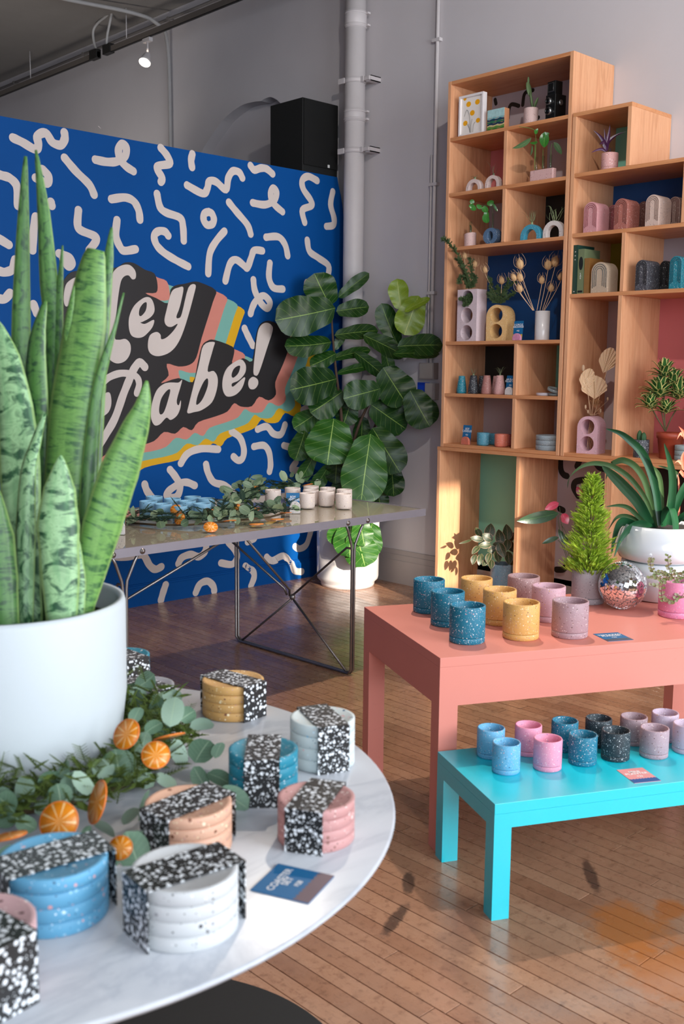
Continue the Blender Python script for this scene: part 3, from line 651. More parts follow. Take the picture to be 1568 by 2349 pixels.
# marble table
def marble():
    m,nt,b=newmat('white_marble'); v=coords(nt)
    w1=noisen(nt,coords(nt,'Object',(1,2.2,1)),2.2,7,.62,1.4)
    vein=ramp(nt,mth(nt,'ABSOLUTE',mth(nt,'SUBTRACT',w1,.5)),[(0,(1,1,1)),(.05,(.25,.25,.25)),(.12,(0,0,0))])
    cl=noisen(nt,v,3.1,5,.6,.5)
    c=mix(nt,cl,lin('#c9ccd0'),lin('#b0b5be'))
    c=mix(nt,mth(nt,'MULTIPLY',vein,.4),c,lin('#8f96a2'))
    nt.links.new(c,b.inputs['Base Color']); b.inputs['Roughness'].default_value=.28; return m
TC=(.77,1.687); TZ=.74; TR_=.702
t=thing('marble_table','round white marble tulip table in the foreground','table',(TC[0],TC[1],0))
part('top',M().lathe([(TR_-.045,TZ-.024),(TR_-.012,TZ-.017),(TR_,TZ-.005),(TR_-.0015,TZ-.0015),(TR_-.005,TZ)],128),marble(),t)
part('pedestal',M().lathe([(.27,0),(.26,.012),(.14,.03),(.07,.08),(.048,.2),(.042,.4),(.06,.6),(.13,.715)],48),plain('#e6e6e6',.3),t)
solo('floor_mat',M().lathe([(.463,0),(.463,.006),(.455,.012)],96),plain('#0d0e0e',.85,var=.3,nscale=60,bmp=.3),'round black mat on the floor under the marble table','mat',loc=(1.045,1.697,0.0005))
t.location=(TC[0],TC[1],0)

# ---------------- terrazzo pots ----------------
C_TEAL='#0f6f8a'; C_YEL='#d8a55c'; C_MAU='#a3807f'; C_LIL='#c39aa4'; C_SKY='#67abd0'; C_PNK='#e394ae'; C_DRK='#27333a'; C_GRY='#9b9a9f'; C_LAV='#bfaabb'
CH={'t':('#e8e6e2','#c98f92','#dfe9ee','#7aa9b5'),'y':('#f2e3c4','#7b4a32','#b98a86','#e9d9b4'),'m':('#e9dcd6','#5b3c3a','#d8b9b4','#8a5f58'),'l':('#f0e4e2','#7a5551','#caa05a','#9b8f92'),'s':('#d8e9f2','#2e5876','#e2a6a8','#8fc4dd'),'p':('#f6d9df','#8d78a0','#c86f8f','#f3c6d0'),'d':('#e9e9e6','#ffffff','#9fb4bd','#6d7f86'),'g':('#3f3f45','#dcdcdd','#5b5b60','#8f8e95')}
def pot(c,label,cat='planter',col=C_TEAL,ch='t',group=None,name='terrazzo_pot',saucer=True,scale=165,dens=.6,soil=False):
    cx,cy,z,r,h=c; o=thing(name,label,cat,(cx,cy,z),random.uniform(0,6),group)
    mt=terr(col,CH[ch],scale,dens); sh=h*.17
    if saucer:
        part('saucer',M().lathe([(r*.93,0),(r*.995,.003),(r*.995,sh-.0008),(r*.985,sh),(r*.9,sh),(r*.9,.012)],40),mt,o)
        b0=sh+.0006
    else: b0=0
    th=r*.09
    part('body',M().lathe([(r*.9,b0),(r*.99,b0+.0006),(r,b0+.002),(r,h-.003),(r-.0015,h),(r-th,h),(r-th-.001,h-.003),(r-th-.001,max(b0+.012,h*.2)),(0,max(b0+.012,h*.2))],44),mt,o)
    if soil: part('soil',M().lathe([(0,h*.84),(r-th-.002,h*.84),(r-th-.002,h*.82)],24),plain('#1d140e',.95,bmp=.8),o)
    return o
G1='terrazzo pots on the coral table'; zt1=.628
pot((2.797,2.48,0.628,0.057,0.12),'dark teal terrazzo pot, farthest back of the three teal pots on the coral table',group=G1)
pot((2.698,2.305,0.628,0.058,0.118),'dark teal terrazzo pot, middle of the three teal pots on the coral table',group=G1)
pot((2.573,2.113,0.628,0.058,0.121),'dark teal terrazzo pot at the front corner of the coral table',group=G1)
pot((2.944,2.379,0.628,0.058,0.12),'sandy yellow terrazzo pot, farthest back of the three yellow pots',col=C_YEL,ch='y',group=G1)
pot((2.849,2.198,0.628,0.058,0.121),'sandy yellow terrazzo pot, middle of the three yellow pots',col=C_YEL,ch='y',group=G1)
pot((2.745,2.027,0.628,0.06,0.12),'sandy yellow terrazzo pot nearest the front edge of the coral table',col=C_YEL,ch='y',group=G1)
pot((3.104,2.286,0.628,0.059,0.121),'dusky mauve terrazzo pot at the back of the coral table',col=C_MAU,ch='m',group=G1)
pot((3.019,2.114,0.628,0.059,0.123),'pale lilac pink terrazzo pot between the two mauve ones',col=C_LIL,ch='l',group=G1)
pot((2.886,1.932,0.628,0.06,0.12),'mauve terrazzo pot at the front of the coral table beside the card',col='#a98a90',ch='m',group=G1)
G2='small terrazzo pots on the turquoise bench'
for c,lab,col,ch in (
 ((2.435,1.896,0.337,0.042,0.089),'light blue terrazzo pot at the back left of the turquoise bench',C_SKY,'s'),
 ((2.37,1.787,0.337,0.041,0.089),'light blue terrazzo pot at the front left of the turquoise bench',C_SKY,'s'),
 ((2.537,1.832,0.337,0.041,0.091),'bubblegum pink terrazzo pot in the back row of the bench',C_PNK,'p'),
 ((2.481,1.72,0.337,0.042,0.092),'bubblegum pink terrazzo pot in the front row of the bench',C_PNK,'p'),
 ((2.651,1.778,0.337,0.041,0.092),'teal terrazzo pot in the back row of the bench',C_TEAL,'t'),
 ((2.595,1.674,0.337,0.042,0.089),'teal terrazzo pot in the front row of the bench',C_TEAL,'t'),
 ((2.762,1.728,0.337,0.041,0.087),'charcoal terrazzo pot in the back row of the bench',C_DRK,'d'),
 ((2.701,1.628,0.337,0.043,0.089),'charcoal terrazzo pot in the front row of the bench',C_DRK,'d'),
 ((2.86,1.663,0.337,0.042,0.087),'mauve terrazzo pot in the back row of the bench','#9f868c','m'),
 ((2.808,1.56,0.337,0.043,0.089),'mauve terrazzo pot in the front row of the bench','#ab929b','m'),
 ((2.96,1.611,0.337,0.042,0.09),'pale lavender terrazzo pot in the back row of the bench',C_LAV,'l'),
 ((2.919,1.512,0.337,0.043,0.089),'pale lavender terrazzo pot at the right edge, front row of the bench',C_LAV,'l')):
    pot(c,lab,'planter',col,ch,G2,scale=190)

# cards
BLUEC='#0b6396'
def flatcard(p,ang,w,d,label,c1,c2,lines):
    o=thing('price_card',label,'card',p,ang)
    part('card',M().box((0,0,0),(w,d,.0012)),plain(c1,.5,var=.03),o)
    n=9;pts=[(w*i/(n*4),d*.26+d*.02*math.sin(i*PI/2)) for i in range(n*4+1)]
    part('printed_band',M().prism([(0,0),(w,0)]+pts[::-1],'z',.0012,.0014),plain(c2,.5,var=.03),o)
    for k,(tx,sz,yy) in enumerate(lines):
        me=text_mesh(tx,sz*d,bold=.0003); q=part('lettering',me,plain('#f0efe9',.5),o); q.location=(w/2,d*yy,.0016)
    return o
def standcard(p,rz,w,h,label,c1,c2,lines,lean=.22,zlift=0):
    """upright price card, facing -y in its own frame"""
    o=thing('price_card',label,'card',p,rz)
    me=M().box((-w/2,0,0),(w/2,.0012,h)); e=[]
    a=part('card',me,plain(c1,.5,var=.03),o); a.rotation_euler=(-lean,0,0)
    n=8;pts=[(-w/2+w*i/(n*4),h*.3+h*.015*math.sin(i*PI/2)) for i in range(n*4+1)]
    b=part('printed_band',M().prism([(-w/2,0),(w/2,0)]+pts[::-1],'y',-.0003,0),plain(c2,.5,var=.03),a)
    for tx,sz,yy in lines:
        me=text_mesh(tx,sz*h,bold=.0003); q=part('lettering',me,plain('#f0efe9',.5),a); q.location=(0,-.0006,h*yy); q.rotation_euler=(PI/2,0,0)
    return o
FC=math.atan2(-Fv.x,Fv.y)   # rotation that makes local -y look back to the room front
def archblock(p,rz,w,h,d,label,mat,name='card_holder',cat='card holder',group=None,parent=None,lines=0):
    """solid arch block, front face toward local -y"""
    o=thing(name,label,cat,p,rz,group)
    R=w/2; P=[(-R,0),(R,0)]+[(R*math.cos(PI*k/14),h-R+R*math.sin(PI*k/14)) for k in range(15)]
    part('block',M().prism(P,'y',0,d),mat,o,edge=.0015)
    return o
# flat cards
flatcard((0.935,1.046,0.741),0.397,0.090,0.095,'blue and brown price card lying on the marble table beside the pink coaster set',BLUEC,'#6d5a62',[('COASTER\nSET',.17,.66),('$28',.12,.40)])
flatcard((2.914,1.801,0.628),-0.483,0.093,0.099*1.0,'blue price card lying on the coral table near the mirror ball',BLUEC,'#4a4e5c',[('TERRAZZO\nPLANTER',.17,.68),('$38',.12,.42)])
flatcard((2.567,1.481,0.337),-0.509,0.085,0.102,'pink and blue price card lying on the turquoise bench','#d9908f','#0b4f8e',[('MINI\nPLANTER',.17,.68),('$22',.12,.42)])
# ---------------- plant tools ----------------
def leafmat(c1,c2,vein,nv=8,edge_=None,rough=.3,slant=1.1,spec=.5,vw=.05,mid=.022,ew=.36):
    key=('leaf',c1,c2,vein,nv,edge_,rough)
    if key in MATS: return MATS[key]
    m,nt,b=newmat('leaf_'+c1.lstrip('#'))
    uv=N(nt,'ShaderNodeUVMap'); sp=N(nt,'ShaderNodeSeparateXYZ'); nt.links.new(uv.outputs[0],sp.inputs[0])
    a=mth(nt,'ABSOLUTE',mth(nt,'SUBTRACT',sp.outputs[0],.5))
    oi=N(nt,'ShaderNodeObjectInfo')
    nz=noisen(nt,coords(nt),30,3)
    f=mth(nt,'ADD',mth(nt,'MULTIPLY',nz,.6),mth(nt,'MULTIPLY',oi.outputs['Random'],.5))
    c=mix(nt,f,lin(c1),lin(c2))
    if nv:
        fr=mth(nt,'FRACT',mth(nt,'SUBTRACT',mth(nt,'MULTIPLY',sp.outputs[1],float(nv)),mth(nt,'MULTIPLY',a,nv*slant*.5)))
        vm=mth(nt,'LESS_THAN',fr,vw)
        mm=mth(nt,'LESS_THAN',a,mid)
        vv=mth(nt,'MAXIMUM',mth(nt,'MULTIPLY',vm,.6),mm)
        c=mix(nt,vv,c,lin(vein)); bump(nt,b,mth(nt,'ADD',vv,mth(nt,'MULTIPLY',nz,.6)),.35,.003)
    if edge_: c=mix(nt,mth(nt,'GREATER_THAN',a,ew),c,lin(edge_))
    nt.links.new(c,b.inputs['Base Color']); b.inputs['Roughness'].default_value=rough; b.inputs['Specular IOR Level'].default_value=spec
    b.inputs['Subsurface Weight'].default_value=.06; b.inputs['Subsurface Radius'].default_value=(.01,.02,.005)
    MATS[key]=m; return m
def prof(kind,n):
    o=[]
    for i in range(n):
        t=i/(n-1)
        if kind=='ovate': v=math.sin(PI*t**.8)**.75
        elif kind=='fiddle': v=(.62+.38*min(1,max(0,(t-.1)/.45))) if t<.55 else 1; v*= min(1,(t/.12))**.5*max(0,1-max(0,(t-.58)/.42)**2.3)**.5+.001
        elif kind=='round': v=max(0,1-(2*t-1)**2)**.5
        elif kind=='lance': v=(math.sin(PI*min(1,t*1.05+.03)**.6))**.9 if t<.97 else .02
        elif kind=='blade': v=(.75+.25*math.sin(PI*t))*(1-t**5)**.8
        elif kind=='needle': v=1-t*.9
        o.append(max(v,.01))
    return o
def leafpts(c,ax,L_,bend,nr,n=9):
    """centre line through c along ax, half length L_, bowed along nr"""
    c=Vector(c); ax=Vector(ax).normalized(); nr=Vector(nr)
    return [c+ax*L_*(2*i/(n-1)-1)-nr*bend*((2*i/(n-1)-1)**2) for i in range(n)]
UPc=-CD
def imgdir(deg): a=math.radians(deg); return (CR*math.cos(a)+UPc*math.sin(a))
def tilt(v,ax,deg): return Matrix.Rotation(math.radians(deg),3,ax)@v
# ---------------- foreground planter with snake plant ----------------
PC=Vector((.875,1.84,TZ)); PH=.322
s=thing('planter','big matte white planter with a snake plant on the marble table','planter',tuple(PC+Vector((0,0,.0005))))
part('body',M().lathe([(.14,0),(.185,.012),(.207,.05),(.2185,.14),(.2195,PH-.01),(.2165,PH),(.208,PH),(.2045,PH-.008),(.2,PH-.12),(0,PH-.12)],96),plain('#c0c8cc',.55,var=.015,nscale=3),s)
part('soil',M().lathe([(0,PH-.05),(.203,PH-.05),(.203,PH-.06)],40),plain('#14110c',.95,bmp=.8),s)
def snakemat(name,light,dark,nb,pale):
    m,nt,b=newmat(name); uv=N(nt,'ShaderNodeUVMap')
    mp=N(nt,'ShaderNodeMapping'); mp.inputs['Scale'].default_value=(1.6,nb,1); nt.links.new(uv.outputs[0],mp.inputs[0])
    oi=N(nt,'ShaderNodeObjectInfo'); ad=N(nt,'ShaderNodeVectorMath',operation='ADD'); cmb=N(nt,'ShaderNodeCombineXYZ')
    nt.links.new(mth(nt,'MULTIPLY',oi.outputs['Random'],50),cmb.inputs[1]); nt.links.new(mp.outputs[0],ad.inputs[0]); nt.links.new(cmb.outputs[0],ad.inputs[1])
    n=noisen(nt,ad.outputs[0],1.0,5,.62,.8)
    f=ramp(nt,n,[(.40,(0,0,0)),(.52,(1,1,1)),(.66,(.6,.6,.6))])
    big=noisen(nt,uv.outputs[0],5,2)
    c=mix(nt,f,lin(dark),lin(light)); c=mix(nt,ramp(nt,big,[(.45,(0,0,0)),(.7,(.5,.5,.5))]),c,lin(pale))
    sp=N(nt,'ShaderNodeSeparateXYZ'); nt.links.new(uv.outputs[0],sp.inputs[0]); a=mth(nt,'ABSOLUTE',mth(nt,'SUBTRACT',sp.outputs[0],.5))
    c=mix(nt,mth(nt,'MULTIPLY',mth(nt,'GREATER_THAN',a,.44),.7),c,lin('#8aa860'))
    nt.links.new(c,b.inputs['Base Color']); b.inputs['Roughness'].default_value=.42; return m
SN1=snakemat('snake_leaf_mottled','#6b9a4c','#2b5a30',58,'#7da85a'); SN2=snakemat('snake_leaf_banded','#94bd88','#194a29',17,'#528a56'); SN3=snakemat('snake_leaf_dark','#4e7d3c','#23462a',26,'#6b9650')
sp_=thing('snake_plant','tall mottled snake plant growing from the big white planter','plant',(.875,1.84,TZ+PH-.045))
def blade(pts,wpx,mat,fold=.35,depthpx=0):
    ln=len(pts); P=cr([Vector(p) for p in pts],4)
    W=[]
    for i in range(len(P)):
        t=i/(len(P)-1)*(ln-1); k=min(int(t),ln-2); W.append((wpx[k]+(wpx[k+1]-wpx[k])*(t-k))*.00083*random.uniform(.98,1.02))
    m=M().strap(P,W,CR+Fv*random.uniform(-.35,.35),fold,4)
    o=part('leaf',m,mat,sp_,True); md=o.modifiers.new('thick','SOLIDIFY'); md.thickness=.0035; md.offset=0; return o
blade([(0.92,1.904,0.978),(0.943,1.923,1.192),(0.968,1.948,1.449),(0.984,1.965,1.62),(1.002,1.98,1.792),(1.016,1.99,1.913)],[18,22,23,21,13,3],SN3)
blade([(0.953,1.834,0.994),(0.983,1.86,1.282),(1.01,1.889,1.569),(1.012,1.905,1.667),(1.017,1.927,1.805),(1.017,1.948,1.919)],[18,22,24,22,14,2],SN3)
blade([(0.932,1.828,0.999),(0.954,1.86,1.283),(0.959,1.873,1.451),(0.97,1.881,1.551),(0.99,1.877,1.626)],[22,30,30,22,4],SN3)
blade([(1.004,1.773,0.998),(1.051,1.812,1.367),(1.092,1.834,1.621),(1.107,1.838,1.714),(1.117,1.84,1.772)],[15,20,16,11,2],SN3)
blade([(0.955,1.806,1),(0.986,1.844,1.283),(1.018,1.884,1.586),(1.029,1.889,1.668),(1.039,1.893,1.735)],[14,16,13,7,1],SN3)
blade([(0.957,1.79,1.002),(0.986,1.816,1.285),(1.011,1.839,1.535),(1.025,1.842,1.616),(1.033,1.841,1.655)],[14,16,12,7,1],SN1)
blade([(0.935,1.769,1.001),(0.954,1.782,1.165),(0.983,1.802,1.345),(1.005,1.804,1.464),(1.034,1.813,1.584),(1.053,1.814,1.684),(1.063,1.812,1.724)],[26,42,52,55,50,34,20],SN1,.28)
blade([(0.965,1.728,1.004),(0.982,1.735,1.127),(1.013,1.765,1.301),(1.035,1.771,1.443),(1.052,1.768,1.511),(1.071,1.762,1.572),(1.09,1.757,1.641)],[14,20,19,13,10,4,1],SN3)
blade([(0.946,1.705,1.012),(0.964,1.703,1.09),(0.992,1.685,1.21),(1.023,1.674,1.307),(1.051,1.663,1.387),(1.065,1.657,1.431),(1.074,1.658,1.476)],[18,32,44,43,30,18,2],SN1,.3)
blade([(0.885,1.789,1.006),(0.897,1.823,1.166),(0.907,1.842,1.321),(0.915,1.868,1.421),(0.912,1.888,1.517),(0.906,1.907,1.586)],[36,44,47,42,30,3],SN2,.2)
blade([(0.867,1.766,1.013),(0.885,1.783,1.189),(0.899,1.791,1.306),(0.918,1.797,1.356),(0.936,1.79,1.413)],[20,22,17,12,3],SN2,.5)
blade([(0.829,1.761,1.017),(0.831,1.778,1.115),(0.834,1.79,1.193),(0.838,1.803,1.28)],[30,38,36,10],SN3)
blade([(0.896,1.672,1.025),(0.902,1.684,1.12),(0.907,1.697,1.216),(0.915,1.702,1.283),(0.922,1.706,1.342)],[28,40,45,34,2],SN2,.25)
blade([(0.923,1.686,1.018),(0.933,1.694,1.106),(0.934,1.706,1.177),(0.935,1.719,1.248)],[22,26,22,6],SN2,.4)
blade([(0.833,1.88,0.997),(0.854,1.941,1.283),(0.882,1.962,1.533),(0.913,1.977,1.7)],[30,40,34,3],SN1)

# ---------------- wreath round the planter ----------------
EU=[leafmat(a,b_,'#93ab8f',7,None,.55,.9) for a,b_ in (('#5f8068','#87a38d'),('#4d6b52','#6f8f76'),('#7f9a86','#9bb3a0'))]
def moss(name,path,rad,n,mat,parent,L_=.03,wid=.0016,sq=.6):
    """feathery sprigs scattered along a path, joined"""
    P=[Vector(p) for p in path]; m=M()
    for _ in range(n):
        t=random.random()*(len(P)-1); k=int(t); p=P[k].lerp(P[min(k+1,len(P)-1)],t-k)
        a=random.uniform(0,2*PI); r=rad*random.random()**.6
        q=p+Vector((math.cos(a)*r,math.sin(a)*r,abs(random.gauss(0,.35))*rad*sq))
        d=Vector((random.gauss(0,1),random.gauss(0,1),abs(random.gauss(.3,.5)))).normalized()
        sd=d.cross(Vector((random.random(),random.random(),1))).normalized(); l=L_*random.uniform(.6,1.2)
        m.strap([q,q+d*l*.5,q+d*l],[wid*.6,wid*.6,wid*.2],sd,0,1)
        for j in range(1,7):
            c=q+d*l*j/7
            for s_ in (-1,1):
                e=c+(sd*s_+d*.8).normalized()*l*.34
                m.strap([c,e],[wid*.8,wid*.3],d.cross(sd),.2,1)
    return part(name,m,mat,parent,True,stuff=True)
def bigleaf(parent,c,hl,hw,deg,tl=0,mat=None,bend=.15,kind='round',name='leaf',px=.00078,wave=0,nc=4,n=9,world=True):
    ax=imgdir(deg); sd=tilt(Fv.cross(ax).normalized(),ax,tl); nr=ax.cross(sd)
    ax=tilt(ax,sd,random.uniform(-14,14))
    pts=leafpts(c,ax,hl*px,hl*px*bend,nr,n)
    m=M().strap(pts,[w*hw*px for w in prof(kind,n)],sd,.1,nc,wave)
    return part(name,m,mat or random.choice(EU),parent,world)
ring=[(.875+.285*math.cos(a*PI/12),1.84+.285*math.sin(a*PI/12),TZ+.022) for a in range(25)]
wr=thing('wreath','eucalyptus and moss wreath around the white planter on the marble table','wreath',(.875,1.84,TZ+.001))
moss('moss',ring,.07,1700,plain('#4c5f1a',.85,var=.35,nscale=50),wr,.042,.0017,1.0)
rw=random.Random(9)
for _ in range(46):
    a=rw.uniform(-2.9,.5); rr=rw.uniform(.25,.35)
    bigleaf(wr,(.875+math.cos(a)*rr,1.84+math.sin(a)*rr,TZ+rw.uniform(.025,.085)),rw.uniform(24,36),rw.uniform(18,30),rw.uniform(0,360),rw.uniform(-60,60))
part('branch',M().tube([(p[0],p[1],p[2]-.006) for p in ring],.006,6),plain('#4a3a22',.8),wr,True)
for q in [(270,1756,42,45,100,.0,0),(35,1808,42,46,120,.03,10),(396,1632,42,30,80,.1,10),(352,1668,26,22,30,.1,30),(147,1873,44,17,95,-.03,50),(105,1855,28,26,20,-.02,20),(328,1850,44,12,70,.0,60),(410,1726,38,22,110,.1,30),(505,1785,36,24,-30,.08,20),(534,1832,46,32,-35,.05,10),(463,1722,38,38,60,.12,20),(463,1662,34,24,10,.15,35),(305,1950,44,36,110,-.05,15),(252,1973,30,24,60,-.06,30),(311,1773,34,24,80,.05,40),(182,1832,30,20,30,0,30),(23,1961,30,24,10,-.08,20),(60,1890,26,20,150,-.04,40),(194,1914,26,10,60,-.05,20),(370,1832,18,15,0,.04,10),(458,1785,34,22,120,.08,30),(15,1870,34,30,160,-.03,35),(480,1840,24,30,0,.07,40),(380,1790,30,18,150,.06,50),(240,1900,30,22,-20,-.04,40),(330,1930,30,26,-60,-.03,40),(300,1870,26,22,40,0,50),(120,1945,30,20,190,-.06,40),(430,1640,24,26,30,.15,20),(500,1720,24,20,70,.12,40),(312,1640,26,20,70,.13,30)]:
    v=Vector(((1.218,1.5,0.702))); 
    # point on the plane facing the room front through the wreath, pushed back by q[5]
    d=(Fv+CR*((q[0]-784)/2390)+CD*((q[1]-1174.5)/2390)); k=(v-Vector((0,0,1.5))).dot(Fv)-.17+q[5]*1.2
    c=Vector((0,0,1.5))+d*k
    if c.z<TZ+.02: c=Vector((0,0,1.5))+d*((TZ+.022-1.5)/d.z)
    bigleaf(wr,c,q[2]*.92,q[3]*.92,q[4],q[6])
def orange(c,r,nrm,label,group=None,half=False):
    o=thing('orange_slice',label,'orange slice',tuple(c),0,group); n=Vector(nrm).normalized()
    o.rotation_euler=n.to_track_quat('Z','Y').to_euler()
    key='orangeflesh'
    if key not in MATS:
        m,nt,b=newmat('dried_orange_flesh'); v=coords(nt); sp=N(nt,'ShaderNodeSeparateXYZ'); nt.links.new(v,sp.inputs[0])
        an=mth(nt,'ARCTAN2',sp.outputs[1],sp.outputs[0]); fr=mth(nt,'ABSOLUTE',mth(nt,'SUBTRACT',mth(nt,'FRACT',mth(nt,'MULTIPLY',an,9/6.2832)),.5))
        c_=mix(nt,ramp(nt,fr,[(.36,(0,0,0)),(.46,(1,1,1))]),lin('#d9820f'),lin('#f0cf90')); c_=mix(nt,mth(nt,'MULTIPLY',noisen(nt,v,150,3),.5),c_,lin('#c06a14'))
        nt.links.new(c_,b.inputs['Base Color']); b.inputs['Roughness'].default_value=.35; MATS[key]=m
    r*=.92
    part('flesh',M().lathe([(0,-.001),(r*.94,-.001),(r*.94,.001),(r*.15,.0004),(0,.0004)],24),MATS[key],o)
    part('rind',M().lathe([(r*.94,-.0013),(r,-.001),(r,.001),(r*.94,.0013)],28,closed=True),plain('#e0782a',.5),o)
    return o
def camvec(x,y,z_): 
    d=(Fv+CR*((x-784)/2390)+CD*((y-1174.5)/2390)); return Vector((0,0,1.5))+d*((z_-1.5)/d.z)
for x,y,z_,r,nv,lb in ((290,1684,.86,.030,(-.75,-.2,.5),'orange slice standing against the white planter'),(357,1732,.835,.027,(-.5,-.8,.75),'round orange slice facing up between eucalyptus leaves right of the planter'),(223,1840,.81,.038,(-.9,.25,.35),'large tilted orange slice in the moss in front of the planter'),(135,1885,.80,.034,(-.6,-.5,.4),'orange slice half hidden by a narrow eucalyptus leaf'),(388,1690,.83,.032,(.1,.5,1),'orange slice seen edge-on at the back of the wreath'),(20,1918,.785,.030,(0,.25,1),'orange slice at the left edge of the picture'),(425,1822,.80,.028,(.05,.2,1),'orange slice seen edge-on above the peach coaster set'),(276,1945,.785,.02,(-.5,-.5,.6),'orange slice peeping out behind the white coaster set')):
    orange(camvec(x,y,z_),r,nv,lb,'orange slices in the wreath')
# ---------------- coaster sets ----------------
def bandmat():
    m,nt,b=newmat('black_white_terrazzo_paper'); v=coords(nt,'Object',(1,1,1))
    c=lin('#121416')
    for k,(s_,th) in enumerate(((125,.40),(290,.30))):
        vo=N(nt,'ShaderNodeTexVoronoi'); vo.inputs['Scale'].default_value=s_; nt.links.new(v,vo.inputs['Vector'])
        sp=N(nt,'ShaderNodeSeparateColor'); nt.links.new(vo.outputs['Color'],sp.inputs[0])
        mk=mth(nt,'MULTIPLY',mth(nt,'LESS_THAN',vo.outputs['Distance'],th),mth(nt,'LESS_THAN',sp.outputs[0],.78 if k==0 else .4))
        c=mix(nt,mk,c,lin('#dfe4e8'))
    nt.links.new(c,b.inputs['Base Color']); b.inputs['Roughness'].default_value=.4; return m
BM=bandmat()
def coasters(c,ang,label,col,ch,bw=.5,dens=.5):
    cx,cy,z,r,h=c; o=thing('coaster_set',label,'coaster set',(cx,cy,z+.0006),ang,'coaster sets on the marble table')
    mt=terr(col,CH[ch],110,dens); n=4; hh=h/n
    for k in range(n):
        z0=k*hh; part('coaster',M().lathe([(r-.0012,z0+.0002),(r,z0+.0012),(r,z0+hh-.001),(r-.001,z0+hh-.0002),(r-.008,z0+hh-.0002)] if k<n-1 else [(r-.002,z0+.0003),(r,z0+.002),(r,z0+hh-.0015),(r-.0015,z0+hh-.0003),(r-.007,z0+hh-.0003),(r-.009,z0+hh-.0015)],48),mt,o)
    w=r*bw; t=.0012; X_=r+.001
    P=[(-X_-t,0),(-X_-t,h+t),(X_+t,h+t),(X_+t,0),(X_,0),(X_,h+.0001),(-X_,h+.0001),(-X_,0)]
    part('paper_band',M().prism(P,'y',-w,w),BM,o)
    return o
coasters((1.089,1.201,0.74,0.063,0.071),0.523,'dusty pink coaster set in a speckled band, nearest the price card','#bb8a88','m')
coasters((1.137,1.396,0.74,0.062,0.086),0.843,'teal coaster set in a speckled band, right of the wreath','#0d7b93','t')
coasters((1.32,1.439,0.74,0.063,0.092),1.170,'white coaster set at the far right rim of the marble table','#c8d2d2','s')
coasters((1.37,1.788,0.74,0.068,0.078),1.676,'tan coaster set at the far rim of the marble table','#c79a5c','y')
coasters((1.24,1.934,0.74,0.061,0.059),1.609,'grey coaster set half hidden behind the white planter','#9a9ba3','g')
coasters((1.341,2.194,0.74,0.064,0.035)[:4]+(.055,),1.586,'teal coaster set farthest back beside the white planter','#0d7b93','t')
coasters((0.918,1.316,0.74,0.069,0.074),0.115,'peach coaster set between the wreath and the white coaster set','#d3a48a','y')
coasters((0.773,1.119,0.74,0.073,0.085),-0.102,'white coaster set nearest the front rim of the marble table','#c6c9cb','g',dens=.25)
coasters((0.659,1.273,0.74,0.075,0.084),-0.102,'light blue coaster set at the front left of the marble table','#5ea0c4','s')
coasters((0.494,1.162,0.74,0.074,0.092),1.720,'pale pink coaster set cut off by the lower left edge','#c9a4a6','m')
# ---------------- things on the glass table ----------------
GZ=.7925
def cup(c,label,col,ch,group,name='candle_cup',wax=True,dens=.5,scale=150):
    cx,cy,z,r,h=c; o=thing(name,label,'candle',(cx,cy,z),random.uniform(0,6),group); mt=terr(col,CH[ch],scale,dens)
    part('cup',M().lathe([(r*.7,0),(r*.93,.003),(r*.99,.012),(r,.025),(r,h-.002),(r-.001,h),(r-.006,h),(r-.007,h-.003),(r-.007,h*.2),(0,h*.2)],36),mt,o)
    if wax: part('wax',M().lathe([(0,h*.72),(r-.0075,h*.72),(r-.0075,h*.7)],24),plain('#e9e2d4',.6),o); part('wick',M().tube([(0,0,h*.7),(.001,0,h*.86)],.0012,5),plain('#8a7a66',.9),o)
    return o
GB='light blue candle cups on the glass table'
for (a,b_,y,lab) in ((470,628,297,'leftmost and tallest-looking light blue candle cup on the glass table'),(527,680,250,'light blue candle cup directly behind the leftmost one'),(605,765,325,'light blue candle cup in front, second from the left'),(688,845,272,'light blue candle cup in the back row, second from the left'),(820,978,295,'light blue candle cup in the middle row above the first orange slices'),(765,905,343,'light blue candle cup just behind the pair of orange slices'),(872,1025,252,'light blue candle cup farthest back in the blue group'),(992,1150,270,'light blue candle cup in the back row, farthest right'),(955,1115,322,'light blue candle cup in the front row, fifth from the left'),(1168,1325,298,'light blue candle cup at the right end, wrapped by garland leaves')):
    x1_=200+a/3.92;x2_=200+b_/3.92;yr=1080+y/3.92
    c=camvec((x1_+x2_)/2,yr+31,GZ); d=(c-Vector((0,0,1.5))).dot(Fv); r=(x2_-x1_)/2*d/2390; u=Vector((c.x,c.y,0)).normalized()
    cup((c.x+u.x*r,c.y+u.y*r,GZ,r,.074),lab,'#86b7d2','s',GB,dens=.3)
GW='white candle cups on the glass table'
for (a,b_,y,lab) in ((107,252,178,'white speckled candle cup at the left, next to the garland'),(285,427,158,'white speckled candle cup behind the blue card'),(452,592,140,'white speckled candle cup farthest back'),(447,590,180,'white speckled candle cup behind the nearest left one'),(412,557,212,'white speckled candle cup just right of the blue card'),(600,741,155,'white speckled candle cup behind the middle front one'),(588,730,193,'white speckled candle cup in the front row, middle'),(747,890,173,'white speckled candle cup behind the right front one'),(741,890,217,'white speckled candle cup in the front row, right end')):
    x1_=580+a/3.92;x2_=580+b_/3.92;yr=1080+y/3.92
    c=camvec((x1_+x2_)/2,yr+34,GZ); d=(c-Vector((0,0,1.5))).dot(Fv); r=(x2_-x1_)/2*d/2390; u=Vector((c.x,c.y,0)).normalized()
    cup((c.x+u.x*r,c.y+u.y*r,GZ,r,.078),lab,'#d8c8bf','y',GW,dens=.45)
